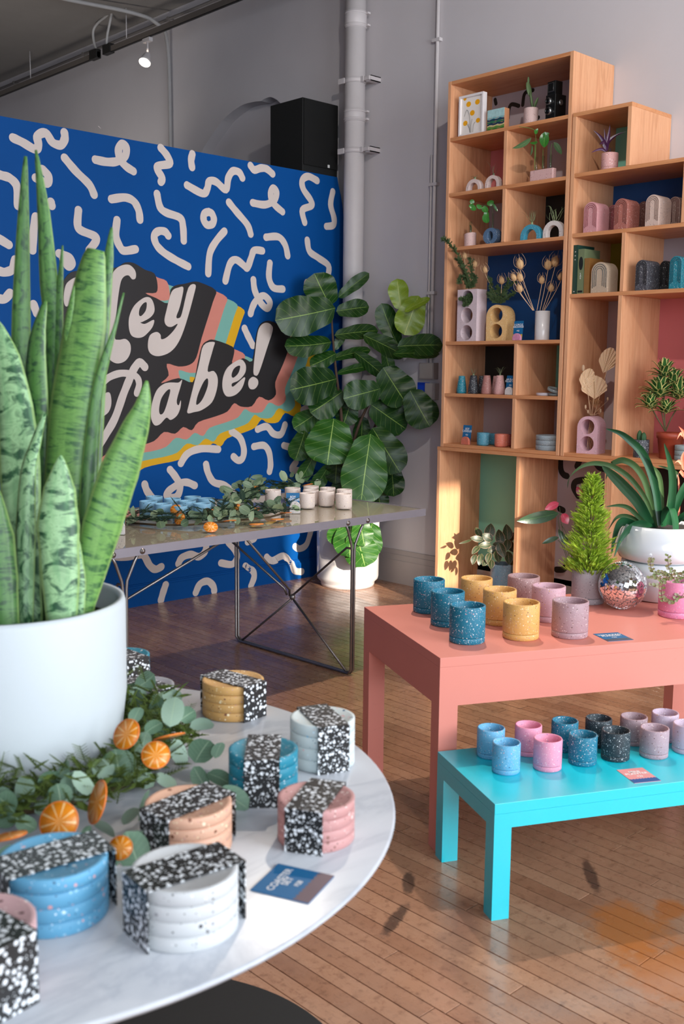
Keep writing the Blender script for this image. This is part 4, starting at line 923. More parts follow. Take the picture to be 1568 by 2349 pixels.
def cardset(card_c,rz,w,h,lab,col,ch,lines,c1=BLUEC,c2='#5a4e55',hold='white terrazzo arch propping the card',hw=.62,hh=.42):
    x,y,z=card_c; f=Vector((math.sin(rz),-math.cos(rz)))
    archblock((x+f.x*.026+math.cos(rz)*w*.18,y+f.y*.026+math.sin(rz)*w*.18,z),rz,w*hw,h*hh,.016,hold,terr(col,CH[ch],160,.5))
    return standcard((x,y,z+.002),rz,w,h,lab,c1,c2,lines,lean=.12)
fc=math.atan2(-.69,.72)
q=(3.356,3.888,0.792); cardset(q,fc,.066,.097,'blue soy candle card among the white candle cups','#cfc8c4','g',[('SOY\nCANDLES',.16,.72),('$22',.12,.42)],hold='white terrazzo arch propping the card by the white candle cups',hw=.8,hh=.62)
q=(2.345,3.87,0.792); cardset(q,fc,.066,.097,'blue soy candle card at the left end of the glass table','#cfc8c4','g',[('SOY\nCANDLES',.16,.72),('$22',.12,.42)],hold='white terrazzo arch propping the card at the left end of the glass table',hw=.8,hh=.62)
gar=thing('garland','eucalyptus and fir garland with dried oranges on the glass table','garland',(2.855,3.934,0.792))
g1=[(2.531,4.093,0.805),(2.581,3.919,0.81),(2.666,3.804,0.815),(2.774,3.757,0.82),(2.939,3.745,0.82),(3.087,3.736,0.82),(3.288,3.862,0.81)]
g2=[(2.861,3.774,0.82),(3.068,3.995,0.83),(3.208,4.104,0.84),(3.439,4.27,0.84),(3.657,4.351,0.84),(3.771,4.282,0.85)]
FIR=plain('#1f3a24',.7,var=.3,nscale=40,name='fir_needles')
def fir(name,path,n,parent,rad=.04,L_=.12):
    P=[Vector(p) for p in path]; m=M()
    for _ in range(n):
        t=random.random()*(len(P)-1); k=int(t); p=P[k].lerp(P[min(k+1,len(P)-1)],t-k)+Vector((random.gauss(0,rad*.5),random.gauss(0,rad*.5),random.uniform(0,rad*.8)))
        d=Vector((random.gauss(0,1),random.gauss(0,1),random.uniform(-.05,.45))).normalized(); l=L_*random.uniform(.6,1.1); sd=d.cross(Vector((0,0,1))).normalized()
        m.strap([p,p+d*l],[.0015,.0008],sd,0,1)
        for j in range(26):
            c=p+d*l*j/26
            for s_ in (-1,1):
                e=c+(sd*s_*random.uniform(.7,1)+d*.7+Vector((0,0,random.uniform(-.1,.6)))).normalized()*.019
                m.strap([c,e],[.0011,.0005],d.cross(sd),.1,1)
    return part(name,m,FIR,parent,True,stuff=True)
fir('fir_twigs',g1,75,gar,.045,.11); fir('fir_twigs',g2,60,gar,.06,.11)
moss('moss',g2,.05,160,plain('#55701c',.85,var=.3,nscale=50),gar,.03,.0014,1)
part('branch',M().tube([tuple(Vector(p)-Vector((0,0,.008))) for p in g1],.005,6),plain('#4a3a22',.8),gar,True)
EU2=[leafmat(a,b_,'#8a9a72',7,None,.5,.9) for a,b_ in (('#4f6648','#74876a'),('#3f573f','#5d7458'),('#6a7f5c','#8c9a78'))]
rg=random.Random(5)
for path,n,rad,zr in ((g1,62,.06,.05),(g2,62,.085,.10)):
    P=[Vector(p) for p in path]
    for _ in range(n):
        t=rg.random()*(len(P)-1); k=int(t); p=P[k].lerp(P[min(k+1,len(P)-1)],t-k)+Vector((rg.gauss(0,rad*.5),rg.gauss(0,rad*.6),rg.uniform(.0,zr)))
        if p.z<.806: p.z=.806
        bigleaf(gar,p,rg.uniform(9,19),rg.uniform(7,12),rg.uniform(-40,220),rg.uniform(-60,60),rg.choice(EU2),.15,'round',px=.0018,n=7)
for (x,y,z_,r,nv,lb) in ((404,1170,.85,.030,(-.6,-.7,.5),'dried orange slice, upper of the touching pair on the left garland'),(412,1190,.835,.030,(-.8,-.2,.5),'dried orange slice, lower of the touching pair on the left garland'),(486,1178,.845,.030,(-.3,-.7,.9),'dried orange slice in front of the blue cups, near the middle'),(483,1209,.815,.034,(-.35,-.6,.9),'dried orange slice lowest on the garland near the table edge'),(541,1169,.85,.032,(-.85,.1,.4),'dried orange slice standing upright in the garland middle'),(588,1122,.87,.032,(.3,-.8,.2),'dried orange slice standing at the top of the garland'),(524,1146,.85,.032,(0,.3,1),'dried orange slice seen edge-on behind the last blue cup'),(527,1195,.82,.032,(.1,.25,1),'dried orange slice lying flat right of the garland middle'),(588,1202,.806,.036,(0,.05,1),'dried orange slice lying at the table edge below the garland'),(655,1176,.81,.032,(.05,.1,1),'dried orange slice at the right tip of the garland'),(636,1191,.806,.034,(0,.05,1),'dried orange slice lying left of the right tip'),(340,1190,.82,.034,(0,.1,1),'dried orange slice lying flat at the left of the garland'),(620,1156,.83,.03,(0,.2,1),'dried orange slice beside the first white cup'),(706,1112,.875,.03,(0,.3,1),'dried orange slice at the far end of the garland'),(585,1168,.83,.028,(-.2,-.1,1),'dried orange slice under the first white cup'),(284,1188,.80,.03,(0,.05,1),'dried orange slice at the far left beside the card')):
    orange(camvec(x,y,z_),r,nv,lb,'dried orange slices on the glass table')
# ---------------- fiddle leaf fig ----------------
FP=thing('planter','tall glossy white floor planter holding the fiddle leaf fig in the corner','planter',(4.99,5.19,0.001))
part('body',M().lathe([(.185,0),(.19,.02),(.19,.03),(.212,.05),(.217,.07),(.219,.49),(.214,.495),(.207,.49),(.205,.40),(0,.40)],64),plain('#d9d3d2',.22,var=.02),FP)
part('soil',M().lathe([(0,.43),(.205,.43),(.205,.41)],32),plain('#1d140e',.95,bmp=.8),FP)
fg=thing('fiddle_leaf_fig','large fiddle leaf fig with big glossy leaves before the white pipe','plant',(4.99,5.19,.43))
for pts in ([(4.898,5.128,0.407),(4.919,5.144,0.601),(4.96,5.156,0.869),(5.017,5.141,1.077),(5.074,5.115,1.226),(5.185,5.052,1.451),(5.218,5.032,1.511),(5.259,5.024,1.674)],[(4.909,5.118,0.408),(4.914,5.15,0.751),(4.915,5.191,1.197),(4.894,5.225,1.492),(4.886,5.255,1.756),(4.883,5.262,1.931)],[(4.92,5.107,0.408),(5.026,5.137,0.806),(5.127,5.114,1.045),(5.211,5.074,1.255)]):
    part('trunk',M().tube(cr(pts,4),[.014-.009*i/(4*(len(pts)-1)) for i in range(4*(len(pts)-1)+1)],8),plain('#4a3526',.8,var=.2,nscale=40),fg,True)
FL=leafmat('#10300b','#1d4511','#7f9c48',7,None,.36,.9,.35,.035,.011); FLY=leafmat('#6d8a1e','#8aa52c','#c3cc70',7,None,.35,.9,.5,.03,.011); FLM=leafmat('#1f4c14','#32631e','#9ab862',7,None,.36,.9,.35,.035,.011)
for (x,y,hl,hw,dg,dp,tl,mt) in (
 (305,372,195,128,192,-.22,-5,FL),(422,200,118,108,115,-.10,15,FL),(640,165,125,42,38,.0,35,FL),(635,330,105,58,8,-.05,35,FL),(960,232,98,66,100,.0,10,FLY),(1045,380,130,95,250,-.02,0,FLY),(1085,300,95,25,25,.02,40,FLY),(890,440,140,72,112,.05,15,FL),
 (1105,585,145,72,4,-.05,35,FL),(1080,640,150,40,-3,0,50,FL),(660,495,140,50,8,-.08,40,FL),(860,585,150,62,-28,-.08,35,FL),(325,585,150,78,188,-.12,25,FL),(430,690,92,58,205,-.1,20,FL),(620,645,130,36,15,0,50,FL),(640,752,110,30,8,0,50,FL),(755,715,125,48,-38,-.02,35,FL),
 (360,862,155,122,192,-.16,0,FL),(455,985,125,98,215,-.08,10,FL),(700,925,122,95,195,-.15,-10,FL),(930,870,142,118,-58,-.14,5,FL),(885,1085,140,102,-35,-.08,10,FL),(1105,1030,132,108,-62,-.10,0,FL),(600,1055,88,74,-110,-.03,10,FL),
 (310,1112,95,72,212,.0,10,FLM),(270,1290,100,72,250,.02,10,FLM),(480,1262,150,158,262,-.2,-5,FLM),(725,1450,222,148,262,-.24,-5,FLM),(872,1322,170,108,-58,-.15,5,FL),(315,1450,98,48,240,.04,15,FLM),(415,1515,100,48,235,.03,15,FLM),(520,1460,88,70,265,0,10,FL),(915,1525,112,75,-85,.0,10,FL),(820,1655,70,62,-80,.02,10,FL),(560,1565,80,66,-95,.02,15,FL),(700,1180,90,60,-90,.1,20,FL),(880,700,80,42,-75,.02,25,FL),(540,560,60,30,60,0,30,FL),
 (620,1930,128,108,268,-.22,0,FLM),(690,2010,118,108,285,-.24,5,FLM),(755,1950,112,84,262,-.20,10,FLM),(530,1900,82,62,245,-.19,10,FLM),(700,1890,95,70,280,-.26,0,FLM)):
    px_=600+x/3.05; py_=600+y/3.05
    v=Vector((4.99,5.19,1.2)); d=(Fv+CR*((px_-784)/2390)+CD*((py_-1174.5)/2390)); k=(v-Vector((0,0,1.5))).dot(Fv)+dp
    c=Vector((0,0,1.5))+d*k
    if c.x>5.18: k*=5.18/c.x; c=Vector((0,0,1.5))+d*k
    bigleaf(fg,c,hl/3.05*1.1,hw/3.05*1.12,dg,tl*.6,mt,.12,'fiddle',px=k/2390,wave=.085,nc=8,n=17)
# ---------------- lemon cypress ----------------
c0=(3.37,2.181,0.628,0.062,0.133)
pot(c0,'grey terrazzo pot with the lemon cypress on the coral table',col='#a29fa3',ch='g',dens=.5,soil=True)
cy=thing('lemon_cypress','bright lime green lemon cypress in the grey terrazzo pot','plant',(c0[0],c0[1],c0[2]+c0[4]*.85))
m=M(); rg=random.Random(11); zb=c0[2]+c0[4]*.82; Ht=.385; WD=.125
def twig(m,p,d,l,w):
    sd=d.cross(Vector((rg.random()-.5,rg.random()-.5,rg.random()-.2))).normalized()
    m.strap([p,p+d*l*.5,p+d*l+Vector((0,0,l*.12))],[w,w,w*.4],sd,0,1)
    for j in range(2,9):
        c=p+d*l*j/9
        for s_ in (-1,1):
            e=c+(sd*s_*.8+d+Vector((0,0,.3))).normalized()*l*.3*(1.15-j/10)
            m.strap([c,e],[w*.9,w*.35],d.cross(sd),.2,1)
for i in range(1500):
    t=rg.random()**1.25; z=zb+t*Ht*.96
    rr_=WD*((1-t)**.75)*(.72+.28*math.sin(t*23+rg.random()*2))*(1 if t>.1 else .6+4*t)
    a=rg.uniform(0,2*PI); f=rg.uniform(.35,1)
    p=Vector((c0[0]+math.cos(a)*rr_*f*.8,c0[1]+math.sin(a)*rr_*f*.8,z)); d=Vector((math.cos(a),math.sin(a),rg.uniform(.25,1.0))).normalized()
    twig(m,p,d,rg.uniform(.03,.055)*(1.15-t*.5),.0014)
def cypmat():
    m_,nt,b=newmat('lime_foliage'); g_=N(nt,'ShaderNodeNewGeometry'); n=noisen(nt,g_.outputs['Position'],35,2)
    nt.links.new(mix(nt,ramp(nt,n,[(.35,(0,0,0)),(.65,(1,1,1))]),lin('#7c9e1c'),lin('#bcd646')),b.inputs['Base Color']); b.inputs['Roughness'].default_value=.6
    b.inputs['Subsurface Weight'].default_value=.15; b.inputs['Subsurface Radius'].default_value=(.02,.03,.005); return m_
part('foliage',m,cypmat(),cy,True,stuff=True)
part('trunk',M().tube([(0,0,-.01),(0,0,.3)],[.006,.002],8),plain('#5a4a2c',.8),cy)
# ---------------- mirror ball ----------------
cb=(3.364,2.03,0.628,0.089,0.174); R_=cb[3]
mb=thing('mirror_ball','small silver mirror ball resting on the coral table','mirror ball',(cb[0],cb[1],cb[2]+R_+.0005)); mb.rotation_euler=(.35,-.55,.4)
part('core',M().ball((0,0,0),R_*.972,32,20),plain('#3a3a3d',.5),mb)
m=M(); ts=.0095; rows=int(PI*R_/ts)
for j in range(rows):
    a=PI*(j+.5)/rows; rr2=R_*math.sin(a); n=max(3,int(2*PI*rr2/ts))
    for k in range(n):
        q=2*PI*k/n; nr=Vector((math.sin(a)*math.cos(q),math.sin(a)*math.sin(q),math.cos(a)))
        nr=(nr+Vector((random.gauss(0,.014),random.gauss(0,.014),random.gauss(0,.014)))).normalized()
        e1=Vector((-math.sin(q),math.cos(q),0)); e2=nr.cross(e1).normalized(); e1=e2.cross(nr); h_=ts*.465
        c=nr*R_*.985; vs=[c+e1*h_*u+e2*h_*v for u,v in ((-1,-1),(1,-1),(1,1),(-1,1))]+[c*.98+e1*h_*u+e2*h_*v for u,v in ((-1,-1),(1,-1),(1,1),(-1,1))]
        m.add(vs,[(0,1,2,3),(4,5,1,0),(5,6,2,1),(6,7,3,2),(7,4,0,3)])
mm_,nt,b=newmat('mirror'); b.inputs['Metallic'].default_value=1; b.inputs['Roughness'].default_value=.04; b.inputs['Base Color'].default_value=(.9,.92,.93,1)
part('mirror_tiles',m,mm_,mb,stuff=True)
# ---------------- white two-bowl planter with bromeliad ----------------
cw=(3.641,2.039,0.628,0.172,0.291); r=cw[3]; h=cw[4]; hp=h*.52
w_=thing('planter','glossy white two-tier planter holding the strap-leaved plant on the coral table','planter',(cw[0],cw[1],cw[2]))
part('lower_bowl',M().lathe([(r*.55,0),(r*.66,.006),(r*.80,hp*.4),(r*.86,hp*.8),(r*.84,hp*.98),(r*.74,hp)],64),plain('#d6dade',.13,var=.02,coat=.5),w_)
part('upper_bowl',M().lathe([(r*.72,hp),(r*.9,hp*1.08),(r,hp*1.32),(r*1.0,h*.75),(r*.9,h*.93),(r*.80,h),(r*.77,h),(r*.86,h*.9),(0,h*.88)],64),plain('#dadee2',.13,var=.02,coat=.5),w_)
part('soil',M().lathe([(0,h*.955),(r*.79,h*.955),(r*.79,h*.93)],40),plain('#1d140e',.95,bmp=.8),w_)
cl=thing('bromeliad','plant with long arching dark green strap leaves and an orange bloom','plant',(cw[0],cw[1],cw[2]+h*.9))
ST=leafmat('#143a26','#21502f','#2c5c3a',0,None,.3); ST2=leafmat('#2c4a2c','#47603a','#506a44',0,None,.35)
def zp(ox,oy,s,pts,off=0,ref=(cw[0],cw[1],cw[2]+.2),dz=0):
    out=[];n=len(pts)
    for i,(a,b_) in enumerate(pts):
        x=ox+a/s;y=oy+b_/s; d=(Fv+CR*((x-784)/2390)+CD*((y-1174.5)/2390)); k=(Vector(ref)-Vector((0,0,1.5))).dot(Fv)+off*i/(n-1)
        out.append(Vector((0,0,1.5))+d*k)
    return out
def strapleaf(par,ox,oy,s,pts,hw,mat,off=0,fold=.3,ref=(cw[0],cw[1],cw[2]+.2),kind='blade',nc=4,twist=.5,name='leaf'):
    P=cr(zp(ox,oy,s,pts,off,ref),5); n=len(P); k=(Vector(ref)-Vector((0,0,1.5))).dot(Fv)/2390
    W=[x*hw/s*k for x in prof(kind,n)]
    t=(P[-1]-P[0]).normalized(); sd=t.cross(Fv).normalized()+Fv*twist
    return part(name,M().strap(P,W,sd,fold,nc),mat,par,True)
for pts,hw,mt,off in (
 ([(1175,1060),(1010,740),(830,530),(660,360),(545,262)],72,ST,-.12),([(1205,1050),(1110,720),(920,440),(720,290),(560,238),(400,232),(250,290),(135,410),(112,545)],34,ST2,-.05),
 ([(1215,1040),(1155,720),(1080,450),(960,270),(820,195),(720,215),(640,270),(590,440)],42,ST2,.1),([(1265,1010),(1230,640),(1150,320),(1040,90),(900,-50),(760,-150),(590,-200)],52,ST,.05),
 ([(1380,1000),(1410,760),(1430,480),(1400,240),(1320,-20)],48,ST,-.1),([(1400,1000),(1500,700),(1600,500),(1750,300)],48,ST,-.05),([(1330,1020),(1340,860),(1400,800),(1445,950),(1455,1120),(1452,1312)],60,ST,-.16),
 ([(1180,1060),(1040,990),(900,1030),(770,1180),(690,1410)],52,ST,-.14),([(1150,1050),(1010,910),(880,790),(750,755),(590,775)],30,ST2,-.05),([(1100,1040),(960,930),(820,885),(710,920),(620,1070)],30,ST2,0),([(1060,1040),(840,960),(740,1000),(680,1190),(660,1370)],58,ST,-.08),
 ([(1300,1000),(1290,600),(1260,400),(1180,290),(1090,248)],30,ST2,.1),([(1350,900),(1420,500),(1480,380),(1390,310),(1240,262)],26,ST2,.1),([(1450,1000),(1560,900),(1700,860),(1850,1000)],50,ST,-.1)):
    strapleaf(cl,1280,1020,5.444,pts,hw,mt,off)
OR=leafmat('#e0604a','#ee8a70','#f3a58e',0,None,.4)
for pts,hw in (([(1500,1000),(1510,650),(1500,420),(1480,370)],14),([(1560,260),(1500,200),(1450,230)],20),([(1590,300),(1640,180),(1700,120)],26),([(1570,320),(1550,160),(1590,60)],24),([(1590,420),(1520,330),(1490,400)],22),([(1600,350),(1680,330),(1740,400)],26),([(1580,-100),(1520,-140),(1480,-60)],22),([(1600,-40),(1560,-160),(1500,-230)],22)):
    strapleaf(cl,1280,1020,5.444,pts,hw,OR,-.02,.3,kind='lance',name='bract')
# pink pot with trailing plant
cp=(3.419,1.841,0.628,0.063,0.131)
pot(cp,'bright pink terrazzo pot with a trailing plant, right edge of the coral table',col='#dd83a6',ch='p',soil=True)
tp=thing('trailing_plant','small leafy trailing plant spilling from the bright pink pot','plant',(cp[0],cp[1],cp[2]+cp[4]*.9))
LM=leafmat('#5c7a2e','#86705c','#a9ac72',0,None,.45); SM=plain('#6f5648',.7)
rf=(cp[0]-.03,cp[1]-.05,cp[2]+.08)
for st in ([(1300,1690),(1230,1640),(1170,1560),(1150,1490),(1165,1405)],[(1380,1700),(1390,1580),(1370,1480),(1370,1370)],[(1300,1690),(1240,1760),(1150,1740)],[(1310,1700),(1290,1830),(1300,1920),(1360,1960),(1420,1980)],[(1450,1690),(1510,1790),(1480,1900),(1440,1960)],[(1350,1680),(1330,1620),(1290,1600),(1210,1590)],[(1440,1680),(1480,1600),(1550,1610)],[(1540,1700),(1560,1850),(1530,1900)],[(1340,1700),(1400,1640),(1430,1560)],[(1300,1690),(1200,1660),(1130,1665)],[(1480,1700),(1540,1640),(1600,1600)]):
    P=cr(zp(1280,1020,5.444,st,-.01,rf),4); part('stem',M().tube(P,.0012,5),SM,tp,True)
    for p in P[1::2]:
        for s_ in (-1,1): bigleaf(tp,p+CR*s_*.006+UPc*random.uniform(-.004,.004),5.5,4.2,90-s_*random.uniform(30,90),random.uniform(-40,40),LM,.2,'round',px=.0013,n=6,nc=2)
# peperomia in blue pot (in the low shelf)
cq=(5.067,3.889,0.022,0.077,0.305)
pot(cq,'blue grey terrazzo pot in the mint-backed low compartment',col='#86a5b8',ch='s',soil=True,saucer=False)
pe=thing('rubber_plant','bushy dark-leaved plant with pale margins in the low compartment','plant',(cq[0],cq[1],cq[2]+cq[4]*.9))
PM=leafmat('#26331f','#3a4a28','#8f7a5e',6,'#b49078',.4,ew=.455); rf=(cq[0],cq[1],cq[2]+cq[4]+.1)
for (x,y,hl,hw,dg,dp) in ((340,600,55,45,80,0),(270,610,42,30,120,.03),(450,610,62,42,95,.0),(320,640,45,38,150,-.03),(400,640,60,40,100,-.02),(250,650,50,26,170,-.04),(300,690,50,28,185,-.05),(240,720,42,26,230,-.06),(230,780,40,28,250,-.06),(270,780,46,26,260,-.05),(320,770,42,28,255,-.07),(380,760,48,34,-80,-.07),(400,720,62,40,-70,-.08),(450,770,52,36,-85,-.05),(340,810,36,26,-95,-.06),(470,700,52,34,-60,-.02),(480,640,40,28,60,.02),(350,720,40,34,200,-.04),(440,690,44,34,-100,-.06),(180,670,52,10,195,-.03),(300,800,30,22,240,-.06),(470,800,26,20,-70,-.04),(390,690,46,36,170,-.03)):
    c=zp(1000,1000,2.76,[(x,y)]*2,0,rf)[0]+Fv*dp
    bigleaf(pe,c,hl*.5/2.76*1.9,hw*.5/2.76*1.75,dg,random.uniform(-25,25),PM,.2,'ovate',px=.0024,n=9)
# anthurium behind the cypress
ca=(5.112,3.304,0.022,0.092,0.385)
pot(ca,'orange terrazzo pot behind the lemon cypress in the low compartment',col='#cc6c4c',ch='m',soil=True,saucer=False)
an=thing('anthurium','anthurium with red blooms and dark pointed leaves behind the lemon cypress','plant',(ca[0],ca[1],ca[2]+ca[4]*.9))
AM=leafmat('#1d3a20','#2a4a28','#46663c',5,None,.3); RD=leafmat('#b5304a','#cc4a60','#d86a7a',4,None,.25)
rf=(ca[0],ca[1]+.03,.75)
for st,lf in (([(860,840),(790,640),(770,500)],(640,518,140,40,190,AM)),([(860,840),(800,600),(780,450)],(730,445,50,26,205,RD)),([(870,840),(830,640),(790,560)],(815,525,40,30,-60,RD)),([(850,850),(800,700),(770,660)],(720,660,60,18,200,AM)),([(870,840),(880,500),(900,420)],(905,350,34,22,120,RD)),([(880,840),(960,500),(1000,400)],(1005,360,34,24,60,RD)),([(860,850),(830,720)],(800,640,60,24,120,AM)),([(880,850),(1020,560)],(1060,520,60,28,40,AM))):
    P=cr(zp(1000,1000,2.76,st,-.02,rf),4); part('stem',M().tube(P,.0018,5),plain('#3f4a26',.6),an,True)
    x,y,hl,hw,dg,mt=lf; c=zp(1000,1000,2.76,[(x,y)]*2,0,rf)[0]
    bigleaf(an,c,hl/2.76,hw/2.76,dg,random.uniform(-10,20),mt,.15,'ovate',px=.0024,n=10)
# ================= shelf goods =================
FX=-PI/2
def tri(z): return z+.0206
Z1,Z2,Z3,Z4,Z5,Z6=2.8756,2.5546,2.2366,1.6756,1.3612,1.0512
def Bx(b): return b[0],b[1],b[2],b[3]
# picture frame
b_=(4.037,4.222,2.876,0.233); y0,y1,z,h=b_
f=thing('picture_frame','white framed picture of yellow round flowers on the top shelf','picture',(4.935,y1,z),FX); W=y1-y0
m=M()
for a,b2 in (((0,0,0),(.013,.035,h)),((W-.013,0,0),(W,.035,h)),((.013,0,0),(W-.013,.035,.013)),((.013,0,h-.013),(W-.013,.035,h))): m.box(a,b2)
part('frame',m,plain('#e6e0e0',.45),f,edge=.001); part('paper',M().box((.013,.012,.013),(W-.013,.016,h-.013)),plain('#e9e2dc',.8),f)
for fx,fz,r in ((.20,.93,.012),(.36,.78,.018),(.72,.79,.018),(.52,.55,.018),(.24,.33,.017),(.76,.34,.016)):
    m=M(); n=16; m.add([(W*fx,.0115,h*fz)]+[(W*fx+r*math.cos(k*2*PI/n),.0115,h*fz+r*.85*math.sin(k*2*PI/n)) for k in range(n)],[(0,(k+1)%n+1,k+1) for k in range(n)])
    part('painted_flower',m,plain('#f2a900',.6),f)
for pts in ([(.2,.5),(.3,.65),(.42,.45),(.45,.08)],[(.38,.3),(.42,.18),(.46,.08)],[(.52,.4),(.48,.25),(.5,.08)],[(.66,.32),(.58,.25),(.56,.08)],[(.3,.32),(.4,.2),(.44,.08)]):
    part('painted_stalk',M().tube([(p[0]*W,.0112,p[1]*h) for p in cr(pts,4)],.0012,4),plain('#6d6a66',.7),f)
# little landscape block
b_=(3.882,4.006,2.876,0.119); y0,y1,z,h=b_; W=y1-y0
f=thing('painting','small painted landscape block with green and blue stripes','painting',(4.94,y1,z),FX)
part('block',M().box((0,0,0),(W,.045,h)),plain('#c98a62',.6),f,edge=.001)
for a,b2,c in ((0,.1,'#2f6a2c'),(.1,.2,'#5f8a3a'),(.2,.27,'#cdbf8a'),(.27,.36,'#12304e'),(.36,.46,'#2e6a4c'),(.46,.55,'#0f3a52'),(.55,.62,'#7fb3b8'),(.62,1,'#a9cfd0')):
    P=[(0,h*a),(W,h*a)]+[(W*(1-i/8),h*(b2+(.03*math.sin(i*1.9+a*9) if b2<1 else 0))) for i in range(9)]
    part('painted_stripe',M().prism(P,'y',-.0008-.0001*(1-a),0),plain(c,.6,var=.2,nscale=60),f)
def spot_pot(c,label,col,ch,**k): return pot(c,label,'pot',col,ch,scale=170,**k)
cc=(4.97,3.718,2.876,0.04,0.089); spot_pot(cc,'pale pink terrazzo pot with a cactus on the top shelf','#cdb0ab','m',saucer=False,soil=True)
CAC=plain('#5a7048',.6,var=.25,nscale=90,name='cactus_skin')
ct=thing('cactus','green prickly pear cactus in the pale pink pot on the top shelf','plant',(cc[0],cc[1],cc[2]+cc[4]*.85))
def pad(par,p,hl,hw,ax,mat=CAC,name='pad'):
    m=M().ball((0,0,0),1,14,10); o=part(name,m,mat,par); o.location=p; o.scale=(hw,hw*.45,hl); o.rotation_euler=Vector(ax).to_track_quat('Z','Y').to_euler()
pad(ct,(0,.0,.055),.05,.019,(-.1,.15,1)); pad(ct,(0,.02,.12),.045,.022,(0,.25,1)); pad(ct,(0,-.03,.035),.035,.011,(0,-.5,1)); pad(ct,(0,.025,.165),.024,.009,(0,.05,1))
# twin lens camera
b_=(3.49,3.591,2.876,0.107); y0,y1,z,h=b_
tc=thing('camera','black vintage twin-lens camera at the right end of the top shelf','camera',(4.935,y1+.004,z),FX-.15)
BK=plain('#0c0d0d',.35,.1,coat=.3); CHR=plain('#8f9091',.25,.9); W=.072
part('body',M().box((0,0,0),(W,.085,.13)),BK,tc,edge=.003)
part('viewing_hood',M().box((.006,.004,.13),(W-.006,.06,.20)).box((.012,.0,.14),(W-.012,.004,.193)),BK,tc,edge=.002)
part('hood_frame',M().tube([(.016,-.001,.145),(.056,-.001,.145),(.056,-.001,.188),(.016,-.001,.188),(.016,-.001,.145)],.0012,5),CHR,tc)
for zz,r in ((.093,.02),(.042,.022)):
    for nm,pf,mt in (('lens_ring',[(r*.7,0),(r,0),(r,.012),(r*.85,.018),(r*.7,.018)],CHR),('lens_barrel',[(r*.85,.0),(r*.85,.02),(r*.6,.02),(r*.6,.012)],BK),('lens_glass',[(0,.014),(r*.6,.011),(r*.6,.010)],plain('#1c2730',.03,.2,coat=1))):
        o=part(nm,M().lathe(pf,24,closed=nm!='lens_glass'),mt,tc); o.location=(W*.45,0,zz); o.rotation_euler=(PI/2,0,0)
o=part('winding_knob',M().lathe([(.014,0),(.016,.003),(.016,.008),(.010,.01),(0,.01)],20),CHR,tc); o.location=(W,.04,.085); o.rotation_euler=(0,PI/2,0)
o=part('focus_knob',M().lathe([(.011,0),(.011,.01),(0,.01)],20),CHR,tc); o.location=(0,.05,.04); o.rotation_euler=(0,-PI/2,0)
# glass tubes
GLS,nt,b=newmat('clear_glass'); tr=N(nt,'ShaderNodeBsdfTransparent'); tr.inputs[0].default_value=(.9,.94,.92,1); gl=N(nt,'ShaderNodeBsdfGlossy'); gl.inputs['Roughness'].default_value=.05; fr=N(nt,'ShaderNodeFresnel'); fr.inputs[0].default_value=1.45; ms=N(nt,'ShaderNodeMixShader')
lw=N(nt,'ShaderNodeLayerWeight'); lw.inputs[0].default_value=.3; nt.links.new(mth(nt,'ADD',mth(nt,'MULTIPLY',mth(nt,'POWER',lw.outputs['Facing'],3.0),.5),.04),ms.inputs[0]); nt.links.new(tr.outputs[0],ms.inputs[1]); nt.links.new(gl.outputs[0],ms.inputs[2]); nt.links.new(ms.outputs[0],nt.nodes['Material Output'].inputs[0])
def archvase(b_,rz,label,col,ch,d=.035,th=.24,cat='vase',xf=4.93,g=None,dens=.5,lean=0):
    """thin horseshoe arch"""
    y0,y1,z,h=b_; W=y1-y0; o=thing('arch_vase',label,cat,(xf,y1,z+.0004),rz,g); R=W/2; r=R*(1-th*1.6)
    P=[(W,0)]+[(R+R*math.cos(PI*k/20),h-R+R*math.sin(PI*k/20)) for k in range(21)]+[(0,0),(R-r,0)]+[(R-r*math.cos(PI*k/20),h-R+r*math.sin(PI*k/20)) for k in range(21)]+[(R+r,0)]
    part('arch',M().prism(P[::-1],'y',0,d),terr(col,CH[ch],170,dens),o,edge=.0015); return o
def airplant(p,label,n=16,l=.05,col='#6f8258',up=.5,curl=0,w=.0016,name='air_plant'):
    o=thing(name,label,'plant',tuple(p)); mt=leafmat(col,'#8f9c78','#a0aa88',0,None,.6)
    for i in range(n):
        a=i*2.4+random.random(); e=up+random.uniform(-.5,.5); d=Vector((math.cos(a),math.sin(a),e)).normalized(); L_=l*random.uniform(.7,1.1)
        pts=[Vector((0,0,0)),d*L_*.4,d*L_*.75+Vector((0,0,-L_*.08)),d*L_+Vector((0,0,-L_*.25))]
        if curl: s_=random.uniform(-1,1); pts=[Vector((0,0,0)),d*L_*.4,d*L_*.8+Vector((0,s_*curl,curl)),d*L_*1.1+Vector((0,s_*curl*2.2,curl*.4))]
        part('leaf',M().strap(cr(pts,3),[w*x for x in prof('needle',10)],(-math.sin(a),math.cos(a),0),.3,2),mt,o)
    part('bulb',M().ball((0,0,-.004),.007,10,6,(1,1,1.4)),mt,o); return o
